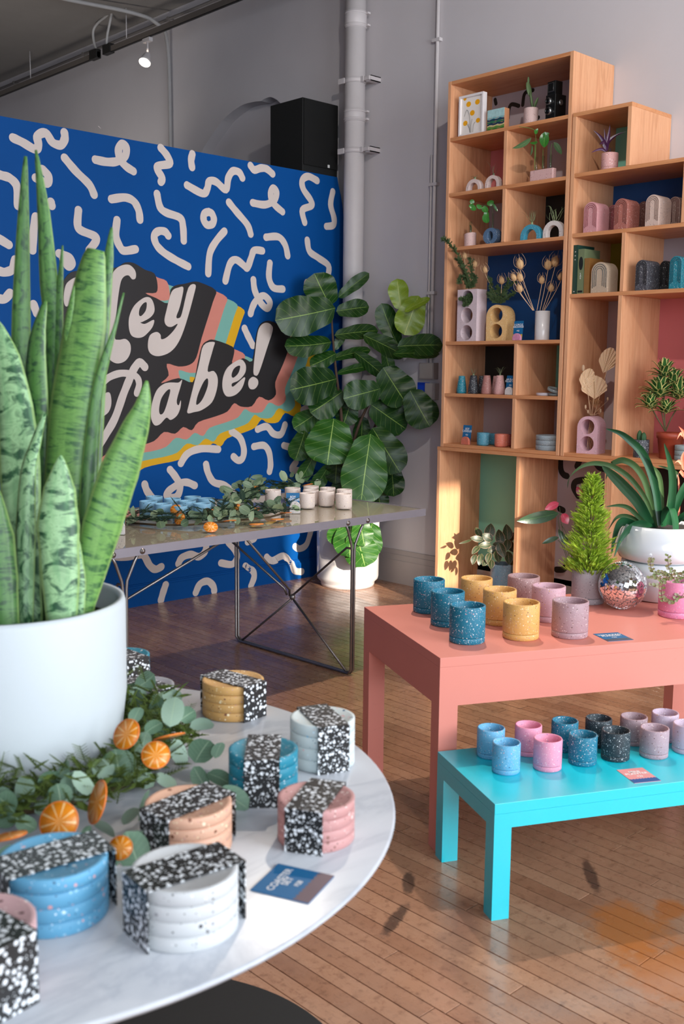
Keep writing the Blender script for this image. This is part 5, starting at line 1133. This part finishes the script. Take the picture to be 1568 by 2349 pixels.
# row 2
b1=(4.036,4.148,2.555,0.066); archvase(b1,FX,'small white speckled arch vase, left one, second shelf row','#d8c2bc','m',g='white arches on the second shelf')
airplant((4.945,(b1[0]+b1[1])/2,b1[2]+b1[3]+.008),'spiky green air plant on the left white arch, second shelf row',20,.042)
b1=(3.901,4.004,2.555,0.071); archvase(b1,FX,'small white speckled arch vase, right one, second shelf row','#d8c2bc','m',g='white arches on the second shelf')
airplant((4.945,(b1[0]+b1[1])/2,b1[2]+b1[3]+.008),'dark wiry air plant on the right white arch, second shelf row',8,.06,'#3c2f2c',.7,.03,.0009)
b_=(3.526,3.684,2.555,0.061); y0,y1,z,h=b_; W=y1-y0
tt=thing('tube_vase','pink terrazzo block with three glass tubes, second shelf row','vase',(4.93,y1,z),FX)
part('block',M().box((0,0,0),(W,.035,h)),terr('#d2aaa6',CH['m'],170),tt,edge=.006)
for k in range(3):
    x=W*(.2+.3*k); part('glass_tube',M().lathe([(.0085,0),(.009,.11),(.0078,.11),(.0075,.003)],14,(x,.017,h*.4)),GLS,tt)
vi=thing('leafy_cutting','glossy green cutting with heart-shaped leaves in the glass tubes','plant',(4.945,(y0+y1)/2,z+h)); VM=leafmat('#1e5a1c','#33702a','#5a8a3c',6,None,.25); VM2=leafmat('#3a5a34','#506e46','#7d9468',6,None,.3)
rf=(4.94,(y0+y1)/2,z+.1)
for pts in ([(1105,1120),(1108,900),(1110,840)],[(1195,1100),(1200,900)],[(1285,1100),(1290,900),(1300,830)],[(1115,1000),(1115,720),(1060,660),(930,640)]): part('stem',M().tube(cr(zp(1000,160,4.9,pts,0,rf),4),.0014,5),plain('#4f7a30',.5),vi,True)
for (x,y,hl,hw,dg,tl,mt) in ((960,850,130,38,215,30,VM2),(1210,800,95,55,-95,0,VM),(1365,890,85,32,-55,30,VM2),(1120,700,38,22,60,20,VM),(1090,830,45,30,180,40,VM),(1070,920,60,12,-100,40,VM2),(1230,740,40,30,30,20,VM)):
    c=zp(1000,160,4.9,[(x,y)]*2,0,rf)[0]-Fv*.01; bigleaf(vi,c,hl/4.9,hw/4.9,dg,tl,mt,.2,'ovate',px=.0024,n=9)
# row 3
cc=(4.976,4.142,2.237,0.036,0.078); cc=cc
o=thing('tube_vase','pale pink slanted terrazzo cylinder with one glass tube','vase',(cc[0],cc[1],cc[2])); hh=cc[4]
m=M(); n=28; vs=[(cc[3]*math.cos(2*PI*k/n),cc[3]*math.sin(2*PI*k/n),0) for k in range(n)]+[(cc[3]*math.cos(2*PI*k/n),cc[3]*math.sin(2*PI*k/n),hh*(1-.07*math.sin(2*PI*k/n))) for k in range(n)]
m.add(vs,[tuple(range(n-1,-1,-1)),tuple(range(n,2*n))]+[(k,(k+1)%n,(k+1)%n+n,k+n) for k in range(n)])
part('block',m,terr('#d2b0aa',CH['m'],170),o); part('glass_tube',M().lathe([(.0085,0),(.009,.11),(.0078,.11),(.0075,.003)],14,(0,.0,hh*.5)),GLS,o)
part('cutting',M().strap(cr([(0,0,hh*.6),(.002,-.004,hh+.03),(0,.004,hh+.05)],4),[.004]*9,(0,1,0),.3,2),VM2,o)
b_=(3.906,4.013,2.237,0.092); y0,y1,z,h=b_; W=y1-y0; R=W/2
o=thing('ring_vase','blue grey terrazzo oval ring vase with a glass tube','vase',(4.935,y1,z),FX)
n=32; outer=[(R+R*math.cos(a),max(0,h/2+h/2*1.02*math.sin(a))) for a in [2*PI*k/n for k in range(n)]]; inner=[(R+R*.36*math.cos(a),h/2+h*.30*math.sin(a)) for a in [2*PI*k/n for k in range(n)]]
m=M(); vs=[(p[0],yy,p[1]) for yy in (0,.05) for p in outer]+[(p[0],yy,p[1]) for yy in (0,.05) for p in inner]; fs=[]
for k in range(n):
    j=(k+1)%n; fs+=[(k,j,2*n+j,2*n+k),(n+j,n+k,3*n+k,3*n+j),(j,k,n+k,n+j),(2*n+k,2*n+j,3*n+j,3*n+k)]
m.add(vs,fs); part('ring',m,terr('#54708f',CH['d'],170),o,edge=.003); part('glass_tube',M().lathe([(.007,0),(.0075,.16),(.0065,.16),(.006,.003)],14,(R,.025,h*.2)),GLS,o)
iv=thing('ivy_cutting','dark green rounded leaves trailing from the blue ring vase','plant',(4.96,(y0+y1)/2,z+h)); rf=(4.95,(y0+y1)/2,z+.1)
part('stem',M().tube(cr(zp(1000,400,4.9,[(630,640),(628,380),(560,350),(430,350),(390,310)],0,rf),4),.0012,5),plain('#3f5a30',.5),iv,True)
for (x,y,hl,hw,dg) in ((400,315,28,28,90),(410,380,50,34,-60),(480,370,40,28,160),(545,400,45,40,-80),(555,505,60,45,-85),(605,330,45,35,20),(660,380,55,16,-60),(560,460,40,34,-90),(390,360,30,24,200)):
    bigleaf(iv,zp(1000,400,4.9,[(x,y)]*2,0,rf)[0]-Fv*.012,hl/4.9,hw/4.9,dg,random.uniform(-15,15),VM,.15,'round',px=.0024,n=8)
b1=(3.598,3.737,2.237,0.085); archvase(b1,FX,'turquoise speckled arch vase on the third shelf row','#3f93ac','s',dens=.5)
airplant((4.945,(b1[0]+b1[1])/2,b1[2]+b1[3]+.01),'pale wispy air plant on the turquoise arch',14,.075,'#6a7a4e',1.0,.02,.0016)
b1=(3.447,3.581,2.237,0.092); archvase(b1,FX,'white speckled arch vase on the third shelf row','#d9cfca','m')
airplant((4.945,(b1[0]+b1[1])/2,b1[2]+b1[3]-.012),'curly air plant threaded through the white arch on the third row',13,.1,'#7d8f5c',.9,.03,.0022)
# row 4 : block vases with round holes
def holeblock(b_,d,rz,label,mat,n=3,arch=False,xf=4.93):
    y0,y1,z,h=b_; W=y1-y0; o=thing('hole_vase',label,'vase',(xf,y1,z+.0003),rz)
    R=W/2; cz=[h*(i+.5)/n for i in range(n)]; rad=min(W*.38,h/n*.44)
    if arch: cz=[h*.27,h*.72]; rad=min(W*.36,h*.2)
    m=M()
    # front/back faces built as cells with a circular hole
    ys=(0,d)
    def cell(za,zb,c,top):
        N_=32; out=[];inn=[]
        for k in range(N_):
            a=2*PI*k/N_; ca,sa=math.cos(a),math.sin(a)
            inn.append((R+rad*ca,c+rad*sa))
            t=1e9
            if abs(ca)>1e-6: t=min(t,R/abs(ca))
            if sa>1e-6 and not top: t=min(t,(zb-c)/sa)
            if sa<-1e-6: t=min(t,(za-c)/sa)
            if top and c+t*sa>h-R:
                q=c-(h-R); t=-q*sa+math.sqrt(max(0,q*q*sa*sa-q*q+R*R))
            out.append((R+ca*t,c+sa*t))
        vs=[(p[0],y,p[1]) for y in ys for p in out]+[(p[0],y,p[1]) for y in ys for p in inn]; fs=[]
        for k in range(N_):
            j=(k+1)%N_
            fs+=[(j,k,2*N_+k,2*N_+j),(N_+k,N_+j,3*N_+j,3*N_+k),(2*N_+j,2*N_+k,3*N_+k,3*N_+j),(k,j,N_+j,N_+k)]
        m.add(vs,fs)
    # corner-aware cells
    bounds=[0]+[(cz[i]+cz[i+1])/2 for i in range(len(cz)-1)]+[h]
    for i,c in enumerate(cz): cell(bounds[i],bounds[i+1],c,arch and i==len(cz)-1)
    # corners left by polar sampling
    for i,c in enumerate(cz):
        za,zb=bounds[i],bounds[i+1]
        for zz,sg in ((za,-1),(zb,1)):
            if arch and i==len(cz)-1 and sg==1: continue
            for xx in (0,W):
                k0=math.atan2(zz-c,xx-R); q=[]
                st=2*PI/32; a0=math.floor(k0/st)*st
                for a in (a0,a0+st):
                    ca,sa=math.cos(a),math.sin(a); t=1e9
                    if abs(ca)>1e-6:t=min(t,R/abs(ca))
                    if sa*sg>1e-6:t=min(t,(zz-c)/sa)
                    q.append((R+ca*t,c+sa*t))
                m.prism([q[0],(xx,zz),q[1]],'y',0,d)
    part('block',m,mat,o); return o
b_=(4.04,4.191,1.676,0.307); holeblock(b_,.09,FX,'tall white block vase with three round holes',terr('#d3bfc4',CH['l'],170,.35),3)
bA=b_
b_=(3.84,3.977,1.676,0.21); bB=b_; holeblock(b_,.10,FX+.12,'sand yellow arched vase with two round holes on the fourth shelf row',terr('#d9ae74',CH['y'],170,.6),2,True,4.945)
TZL=plain('#d3ab7c',.85,var=.2,nscale=200,name='dried_teasel'); TST=plain('#cba684',.8)
def teasels(name,label,base,heads,stems_from,ref):
    o=thing(name,label,'dried flowers',tuple(base))
    for (x,y,s,bx,by,deg) in heads:
        P=zp(1000,400,4.9,[(bx,by),((bx+x)/2+(x-bx)*.08,(by+y)/2+10),(x,y+s)],0,ref)
        part('stem',M().tube(cr(P,4),.0019,5),TST,o,True)
        c=zp(1000,400,4.9,[(x,y)]*2,0,ref)[0]; k=.00245/4.9
        hd=M().ball((0,0,0),1,12,10)
        for q in range(90):
            a=random.uniform(0,2*PI); e=random.uniform(-1.2,1.4); n_=Vector((math.cos(a)*math.cos(e),math.sin(a)*math.cos(e),math.sin(e)))
            hd.strap([n_*.9,n_*1.35+Vector((0,0,.1))],[.05,.01],n_.cross(Vector((.3,.2,1))).normalized(),0,1)
        h_=part('seed_head',hd,TZL,o,True); w2=Matrix.Translation(c)@imgdir(deg).to_track_quat('Z','Y').to_matrix().to_4x4()@Matrix.Diagonal((s*k*.75,s*k*.75,s*k,1)); h_.matrix_basis=w2
        for q in range(5):
            a=q*1.3; d=Vector((math.cos(a),math.sin(a),0)); up=imgdir(deg)
            d=(d-up*d.dot(up)).normalized(); P2=[c-up*s*k,c+d*s*k*1.15-up*s*k*.3,c+d*s*k*1.25+up*s*k*.9,c+d*s*k*.7+up*s*k*(1.6+q*.15)]
            part('bract',M().tube(cr(P2,3),[.0008]*9+[.0003],4),TST,o,True)
    return o
yv=(5.002,3.614,1.676,0.042,0.166)
o=thing('vase','plain white cylinder vase on the fourth shelf row','vase',(yv[0],yv[1],yv[2])); part('body',M().lathe([(yv[3]*.96,0),(yv[3],.004),(yv[3],yv[4]),(yv[3]-.003,yv[4]),(yv[3]-.004,.01),(0,.01)],36),plain('#d9d2d0',.25,coat=.3),o)
rf=(yv[0],yv[1],2.0)
teasels('teasel_bunch','bunch of dried teasels in the white cylinder vase',(yv[0],yv[1],1.9),[(940,1010,55,1100,1530,100),(870,1160,42,1085,1530,115),(940,1160,48,1095,1530,110),(935,1285,46,1090,1530,110),(1185,1190,42,1130,1530,85),(1255,1020,55,1165,1530,85),(1335,980,60,1190,1530,75),(1290,1280,42,1205,1530,75),(1400,1150,45,1215,1530,60)],None,rf)
y0,y1,z,h=bA; rf=(4.975,(y0+y1)/2,z+h)
teasels('teasel_pair','two dried teasels standing in the tall white block vase',(4.975,(y0+y1)/2,z+h),[(318,915,40,352,1290,95),(435,1010,38,378,1290,80)],None,rf)
CED=plain('#33481f',.8,var=.35,nscale=50,name='cedar_sprig')
def cedar(label,base,ref,paths,n=8,off=0):
    o=thing('cedar_sprig',label,'greenery',tuple(base))
    for pts in paths:
        P=cr(zp(1000,400,4.9,pts,off if pts is paths[0] else 0,ref),5); m=M().tube(P,.0012,4)
        for p_,q_ in zip(P,P[1:]):
            d=(q_-p_).normalized()
            for _ in range(n):
                v=(d+Vector((random.gauss(0,.7),random.gauss(0,.7),random.gauss(0,.4)))).normalized(); L_=random.uniform(.012,.03)
                b0=p_.lerp(q_,random.random()); m.strap([b0,b0+v*L_],[.0022,.0008],v.cross(Fv).normalized(),.2,1)
                for j in (.4,.6,.8):
                    for s_ in (-1,1): c=b0+v*L_*j; m.strap([c,c+(v+v.cross(Fv)*s_).normalized()*L_*.35],[.0015,.0006],v.cross(Fv).normalized(),.2,1)
        part('sprig',m,CED,o,True)
cedar('green cedar sprigs rising from the tall white block vase',(4.975,(y0+y1)/2,z+h),rf,[[(370,1290),(330,1100),(240,900),(150,780),(90,730)],[(380,1290),(400,1150),(380,960)],[(360,1290),(300,1150),(260,1200)],[(370,1270),(350,1180),(300,1050),(250,960)],[(390,1280),(420,1220),(430,1150)]],off=-.13)
cedar('cedar twigs curling out of the top hole of the tall white vase',(4.94,(y0+y1)/2,z+h*.83),(4.93,(y0+y1)/2,z+h*.8),[[(400,1340),(350,1390),(290,1400)],[(380,1330),(380,1420),(330,1450)],[(350,1340),(410,1400),(400,1450)]],14)
y0,y1,z,h=bB; rf=(4.985,(y0+y1)/2,z+h)
teasels('teasel_pair','two dried teasels standing in the yellow arched vase',(4.985,(y0+y1)/2,z+h),[(548,1075,38,672,1360,105),(735,1195,42,722,1450,90)],None,rf)
cedar('cedar sprigs fanning out of the yellow arched vase',(4.985,(y0+y1)/2,z+h),rf,[[(690,1450),(640,1330),(600,1180)],[(700,1450),(760,1300),(870,1220)],[(700,1450),(780,1400),(870,1330)],[(690,1450),(700,1350),(690,1280)],[(680,1450),(630,1400),(600,1340)],[(710,1450),(760,1360),(820,1180)]])
b_=(3.703,3.797,1.676,0.129); cardset((4.945,(b_[0]+b_[1])/2-.004,1.6766),FX,.066,.11,'blue and yellow price card on the fourth shelf row','#cf86a6','p',[('2 CIRCLE\nARCHVASE',.14,.74),('$42',.11,.48)],c2='#e0b23a',hold='pink terrazzo arch propping the blue and yellow card',hw=.85,hh=.36)
# row 5 pillars
def pillar(c,label,col,ch,g='pillar vases on the fifth shelf row'):
    cx,cy,z,r,h=c; o=thing('pillar_vase',label,'vase',(cx,cy,z),random.uniform(0,6),g)
    part('body',M().lathe([(r*.92,0),(r,.006),(r*.98,h*.25),(r*.62,h*.97),(r*.58,h),(r*.4,h),(r*.4,h*.8),(0,h*.8)],28),terr(col,CH[ch],190,.6),o); return o
P5=[]
for cc,lab,col,ch in (((4.971,4.176,1.361,0.031,0.107),'teal tapered pillar vase, leftmost in its row','#10788c','t'),((4.972,4.085,1.361,0.032,0.111),'black speckled tapered pillar vase holding an air plant','#2b2b31','d'),((4.973,3.982,1.361,0.033,0.112),'dusty rose tapered pillar vase in the middle of its row','#a67068','m'),((4.974,3.885,1.361,0.034,0.113),'pale pink tapered pillar vase holding a curled air plant','#d3a19d','m'),((5.067,4.098,1.361,0.027,0.108),'black speckled pillar vase standing behind the rose one','#222228','d'),((5.064,3.987,1.361,0.024,0.109),'pale pink pillar vase standing behind the front pink one','#c8958f','m')):
    pillar(cc,lab,col,ch); P5.append(cc)
c=P5[1]; airplant((c[0],c[1],c[2]+c[4]+.004),'wispy air plant in the black pillar vase',12,.05,'#3f4f3a',1.4,.005,.0012)
c=P5[3]; airplant((c[0],c[1],c[2]+c[4]+.004),'curled air plant in the pale pink pillar vase',9,.045,'#5f6a4c',1.5,.012,.0018)
b_=(3.753,3.826,1.361,0.124); cardset((4.945,(b_[0]+b_[1])/2,1.3622),FX,.062,.11,'blue price card beside the pillar vases','#d5cbc6','g',[('AIR PLANT\nPILLAR VASE',.13,.74),('$22',.11,.48)],hold='white speckled arch propping the card by the pillar vases',hw=.85,hh=.42)
def dish(c,label,col,ch,n=1,g=None,rot=None,name='coaster'):
    cx,cy,z,r,h=c
    for k in range(n):
        o=thing(name,label if n==1 else ['lowest','middle','topmost'][k]+label,'coaster',(cx,cy,z+k*h/n+.0002),random.random()*6,g); hh=h/n-.0006
        part('disc',M().lathe([(r-.002,0),(r,.002),(r,hh-.0015),(r-.0015,hh),(r*.86,hh),(r*.84,hh-.003),(0,hh-.003)],48),terr(col,CH[ch],150,.5),o)
        if rot: o.rotation_euler=rot
cc=(4.987,3.59,1.361,0.047,0.029); dish((cc[0]+.03,cc[1],cc[2],cc[3]*1.05,.016),'flat white round coaster under the tilted grey one','#c9c3cc','l')
cc=(4.979,3.505,1.361,0.049,0.038); dish((cc[0]+.02,cc[1],cc[2]+.024,cc[3],.017),'grey terrazzo coaster leaning on the white one','#8b9697','g',rot=(.32,.0,0)); dish((cc[0]+.03,cc[1]-.004,cc[2]+.002,cc[3]*.97,.013),'grey terrazzo coaster lying under the tilted one','#8b9697','g')
# row 6
b_=(4.073,4.163,1.051,0.125); cardset((4.955,(b_[0]+b_[1])/2,1.0522),FX,.066,.115,'blue soy candle card at the left of the lowest small row','#cc6c54','m',[('SOY\nCANDLES',.15,.74),('$22',.11,.48)],hold='orange terrazzo arch propping the soy candle card',hw=.9,hh=.42)
G6='candle cups on the lowest small shelf'
for cc,lab,col,ch in (((4.969,3.994,1.051,0.039,0.078),'teal blue candle cup in front on the lowest small shelf','#4b8a9e','s'),((5.07,3.987,1.051,0.04,0.069),'teal blue candle cup behind the front one','#3c7c92','s'),((4.971,3.858,1.051,0.041,0.077),'coral candle cup in front on the lowest small shelf','#d97760','m'),((5.069,3.867,1.051,0.039,0.07),'coral candle cup behind the front one','#c4655a','m')):
    cup(cc,lab,col,ch,G6,wax=False,scale=170)
cc=(5.001,3.537,1.051,0.076,0.086); dish(cc,' of three grey terrazzo trays stacked on the lowest small shelf','#8f9aa0','g',3,'stack of three grey trays','',name='tray')
# ---- unit B
BZ1,BZ2,BZ3,BZ4=2.5602,2.2432,1.9212,1.0512
cc=(4.969,3.193,2.56,0.044,0.089); pot(cc,'pink terrazzo pot with a purple plant in the stepped top box','pot','#d3a09c','l',scale=170,soil=True)
pu=thing('purple_plant','small plant with narrow purple leaves in the stepped top box','plant',(cc[0],cc[1],cc[2]+cc[4]*.9)); PU=leafmat('#351735','#51294e','#6d4064',0,None,.3); rf=(cc[0],cc[1],cc[2]+.12)
part('stem',M().tube([(0,0,-.01),(0,0,.035)],.004,6),plain('#3a2a34',.6),pu)
for pts,hw in (([(565,830),(570,740),(600,600),(612,475)],32),([(560,800),(540,720),(470,620),(385,550)],26),([(565,800),(600,700),(700,620),(830,570)],26),([(560,790),(520,710),(465,750)],26),([(555,830),(500,800),(420,820),(355,855)],18),([(560,760),(550,640),(535,530)],14),([(570,780),(620,680),(740,590)],20)): strapleaf(pu,1290,200,5.64,pts,hw,PU,-.02,.4,rf,'lance')
def archsolid(b_,d,label,col,ch,g,xf=4.93,dens=.6,gc=None,rz=FX):
    y0,y1,z,h=b_; W=y1-y0; o=thing('arch_bookend',label,'bookend',(xf,y1,z+.0003),rz,g); R=W/2
    P=[(0,0),(W,0)]+[(R+R*math.cos(PI*k/20),h-R+R*math.sin(PI*k/20)) for k in range(21)]
    part('block',M().prism(P,'y',0,d),terr(col,CH[ch],190,dens),o,edge=.0025)
    for f in (.78,.58,.38):
        r=R*f; a=[(R-r,-.0004,h*(.12+.16*(1-f)))]+[(R-r*math.cos(PI*k/16),-.0004,h-R+r*math.sin(PI*k/16)) for k in range(17)]+[(R+r,-.0004,h*(.12+.16*(1-f)))]
        part('carved_line',M().tube(a,.0016,5),plain(gc or '#6d4a46',.8),o)
    return o
GA='arch bookends on the upper right shelf'
archsolid((3.229,3.317,2.243,0.161),.115,'blush pink arch bookend, leftmost on the upper right shelf','#cf9497','m',GA,gc='#8a4a4e')
archsolid((3.047,3.128,2.243,0.159),.12,'rosy brown arch bookend, second at the front of the upper right shelf','#a8665a','m',GA,gc='#6d3a34')
archsolid((2.864,2.944,2.243,0.158),.12,'cream speckled arch bookend, third at the front of the upper right shelf','#cdb3a6','g',GA,gc='#7a6258')
archsolid((3.198,3.275,2.243,0.159),.1,'dark pink arch bookend behind the blush one','#8a4a50','m',GA,5.09)
archsolid((3.017,3.087,2.243,0.158),.1,'dark brown arch bookend behind the rosy brown one','#5a3830','m',GA,5.09)
archsolid((2.839,2.904,2.243,0.163),.1,'taupe arch bookend behind the cream one','#8a726a','m',GA,5.09)
def book(b_,d,label,cover,xf=4.93,title=None,tc='#c9a24a',gilt=False,plate=None):
    y0,y1,z,h=b_; W=y1-y0; o=thing('book',label,'book',(xf,y1,z+.0003),FX,'books on the middle right shelf')
    mt=plain(cover,.35 if gilt else .6,.7 if gilt else 0,var=.08,nscale=30)
    part('cover',M().box((0,0,0),(W,.003,h)).box((0,.003,0),(.0025,d,h)).box((W-.0025,.003,0),(W,d,h)),mt,o)
    part('pages',M().box((.0027,.0035,.003),(W-.0027,d-.004,h-.003)),plain('#d6c8a8' if not gilt else '#b8823a',.8),o)
    if plate:
        n=20; m=M(); m.add([(W/2,-.0003,h*.68)]+[(W/2+W*.34*math.cos(2*PI*k/n),-.0003,h*.68+h*.15*math.sin(2*PI*k/n)) for k in range(n)],[(0,k+1,(k+1)%n+1) for k in range(n)]); part('printed_oval',m,plain('#171c18',.5),o)
        part('printed_label',M().box((W*.12,-.0004,h*.03),(W*.88,0,h*.075)),plain('#171c18',.5),o)
    for (t,zz) in (title or []):
        q=part('lettering',text_mesh(t,.013,bold=.0003),plain(tc,.5,.3),o); q.location=(W/2,-.0008,h*zz); q.rotation_euler=(PI/2,0,0)
    return o
bk=(3.345,3.373,1.921,0.263); book(bk,.16,'dark green hardback book, leftmost on the middle right shelf','#143c32',title=[('=',.86),('=',.78),('=',.7),('=',.05)])
bk=(3.301,3.341,1.921,0.239); book(bk,.15,'sage green hardback book with a dark oval, second from the left','#6d7a58',plate=True,title=[('L',.45),('A',.4),('E',.35)],tc='#171c18')
bk=(3.265,3.298,1.921,0.188); book(bk,.13,'shiny gold paperback book next to the sage one','#d79a54',gilt=True)
archsolid((3.146,3.251,1.921,0.162),.1,'cream arch bookend with dark carved lines beside the gold book','#b9a48e','y','arch bookends on the middle right shelf',4.925,.3,'#3f4c50')
archsolid((2.914,2.985,1.921,0.157),.13,'charcoal speckled arch bookend on the middle right shelf','#44434a','d','arch bookends on the middle right shelf',gc='#1a1a1e')
archsolid((2.849,2.904,1.921,0.155),.1,'black arch bookend behind the charcoal and teal ones','#17171a','d','arch bookends on the middle right shelf',5.03,.2,'#08080a')
archsolid((2.721,2.791,1.921,0.163),.13,'teal speckled arch bookend at the right edge of the middle right shelf','#17798a','t','arch bookends on the middle right shelf',gc='#0c4a58')
b_=(3.183,3.306,1.051,0.206); bC=b_; holeblock(b_,.10,FX+.1,'pale pink arched vase with two round holes, holding dried palm fans',terr('#d6aab4',CH['l'],170,.35),2,True,4.935)
y0,y1,z,h=bC; rf=(4.975,(y0+y1)/2,z+h)
dp=thing('dried_palm_bunch','bunch of dried palm fans and bunny tails in the pale pink arched vase','dried flowers',(4.975,(y0+y1)/2,z+h)); PLM=leafmat('#e0bf9c','#ebcfae','#b89470',16,None,.8,.5,.2,.25,.01)
for (x,y,hl,hw,dg,sx,sy) in ((1000,960,78,76,92,985,1140),(955,910,76,44,70,975,1140),(1085,790,90,50,70,1000,1140)):
    c=zp(1000,540,2.76,[(x,y)]*2,0,rf)[0]; part('stem',M().tube(zp(1000,540,2.76,[(sx,sy),(x,y+hl*.5)],0,rf),.0018,5),TST,dp,True)
    ax=imgdir(dg); sd=Fv.cross(ax).normalized(); k=.00235/2.76; n=15; m=M(); base=c-ax*hl*k
    nseg=18; vs=[base]; 
    for j in range(nseg+1):
        u=j/nseg*2-1; L_=(2*hl*k)*(1-.45*abs(u)**1.6); off=Vector(Fv)*(.004 if j%2 else -.004)
        vs.append(base+(ax*math.cos(u*.9)+sd*math.sin(u*.9)*hw/hl*1.25)*L_*.98+off)
    m.add(vs,[(0,j+1,j+2) for j in range(nseg)],[(.5,0)]+[(j/nseg,1) for j in range(nseg+1)]); part('palm_fan',m,PLM,dp,True)
for (x,y,s) in ((930,840,22),(945,1085,14),(1085,1035,12),(960,1115,12),(1040,1110,14)):
    c=zp(1000,540,2.76,[(x,y)]*2,0,rf)[0]; part('stem',M().tube(zp(1000,540,2.76,[(985,1140),(x,y+s)],0,rf),.001,4),TST,dp,True)
    h_=part('bunny_tail',M().ball((0,0,0),1,10,8),plain('#d3b291',.95,var=.25,nscale=120,bmp=.6),dp,True); h_.matrix_basis=Matrix.Translation(c)@Matrix.Diagonal((s*.00042,s*.00042,s*.00085,1))
for k in range(5):
    part('stem',M().tube(zp(1000,540,2.76,[(955+k*10,1350),(975+k*8,1150)],0,(4.985,(y0+y1)/2,z+h*.5)),.0016,5),TST,dp,True)
m=M(); fl=zp(1000,540,2.76,[(1010,1060)]*2,0,rf)[0]
for _ in range(260):
    d=Vector((random.gauss(0,1),random.gauss(0,1),random.gauss(0,.7))).normalized(); p=fl+Vector((0,random.gauss(0,.018),random.gauss(0,.008))); m.strap([p,p+d*.014],[.001,.0005],d.cross(Vector((0,0,1))).normalized(),0,1)
part('dried_filler',m,plain('#cf9f6c',.9,var=.2),dp,True,stuff=True)
cc=(4.971,2.926,1.051,0.041,0.094); pot(cc,'charcoal terrazzo pot with a small cactus','pot','#3a3b42','d',scale=190,dens=.7,saucer=False,soil=True)
k=thing('cactus','small ribbed dark green cactus in the charcoal pot','plant',(cc[0],cc[1],cc[2]+cc[4]*.85))
for (dx,hh) in ((-.008,.055),(.009,.065)):
    m=M(); n=30; pr_=[]; vs=[];fs=[]
    for j in range(9):
        t=j/8; rr3=.014*(math.sin(PI*min(1,t*.9+.12)))**.5
        for q in range(n): a=2*PI*q/n; r2=rr3*(1+.12*math.cos(a*8)); vs.append((dx*.3+r2*math.cos(a),dx*1.6+r2*math.sin(a),t*hh))
    for j in range(8):
        for q in range(n): fs.append((j*n+q,j*n+(q+1)%n,(j+1)*n+(q+1)%n,(j+1)*n+q))
    fs.append(tuple(8*n+q for q in range(n))); m.add(vs,fs,None,True); part('column',m,plain('#2f5a34',.55,var=.2,nscale=90),k)
cc=(5.021,2.787,1.051,0.071,0.137); cx,cy,z,r,h=cc
o=thing('nursery_pot','terracotta coloured plastic pot with the striped plant','pot',(cx,cy,z)); part('body',M().lathe([(r*.72,0),(r*.74,.003),(r*.93,h*.78),(r*1.0,h*.79),(r*1.02,h),(r*.96,h),(r*.9,h*.8),(0,h*.8)],40),plain('#9c3f28',.5),o); part('soil',M().lathe([(0,h*.86),(r*.92,h*.86),(r*.9,h*.82)],24),plain('#1d140e',.95),o)
dr=thing('striped_dracaena','bushy plant with green and yellow striped leaves in the terracotta pot','plant',(cx,cy,z+h*.85)); DM=leafmat('#2c5a2a','#3c6c34','#6d8c4a',0,'#e2d98a',.35,ew=.33); rf=(cx,cy,z+h+.12)
def rosette(x,y,n,L_,w,seed):
    c=zp(1000,540,2.76,[(x,y)]*2,0,rf)[0]; r_=random.Random(seed)
    for i in range(n):
        a=i*2.4+r_.random()*.5; e=.15+1.3*(i/n); d=Vector((math.cos(a)*math.cos(e),math.sin(a)*math.cos(e),math.sin(e))); l=L_*r_.uniform(.75,1.1)
        pts=[c,c+d*l*.4+Vector((0,0,l*.05)),c+d*l*.8+Vector((0,0,-l*.02)),c+d*l+Vector((0,0,-l*.18))]
        P=cr(pts,4); part('leaf',M().strap(P,[w*v for v in prof('lance',len(P))],Vector((-math.sin(a),math.cos(a),0)),.35,4),DM,dr,True)
rosette(1410,1030,46,.15,.017,1); rosette(1440,900,30,.12,.015,2); rosette(1530,1040,34,.14,.016,3); rosette(1350,1100,28,.11,.015,4); rosette(1450,1130,30,.11,.015,5); rosette(1500,960,26,.12,.015,6)
for x,y in ((1420,1090),(1440,930),(1520,1100),(1350,1070)): part('stem',M().tube(zp(1000,540,2.76,[(1450,1240),((1450+x)/2,1160),(x,y)],0,rf),.004,6),plain('#5a5030',.7),dr,True)
cc=(4.99,2.669,1.051,0.065,0.091); dish((cc[0],cc[1],cc[2],cc[3],.078),' of three pale grey terrazzo trays at the right edge of the shelf','#9aa6a6','g',3,'stack of three pale trays','',name='tray')
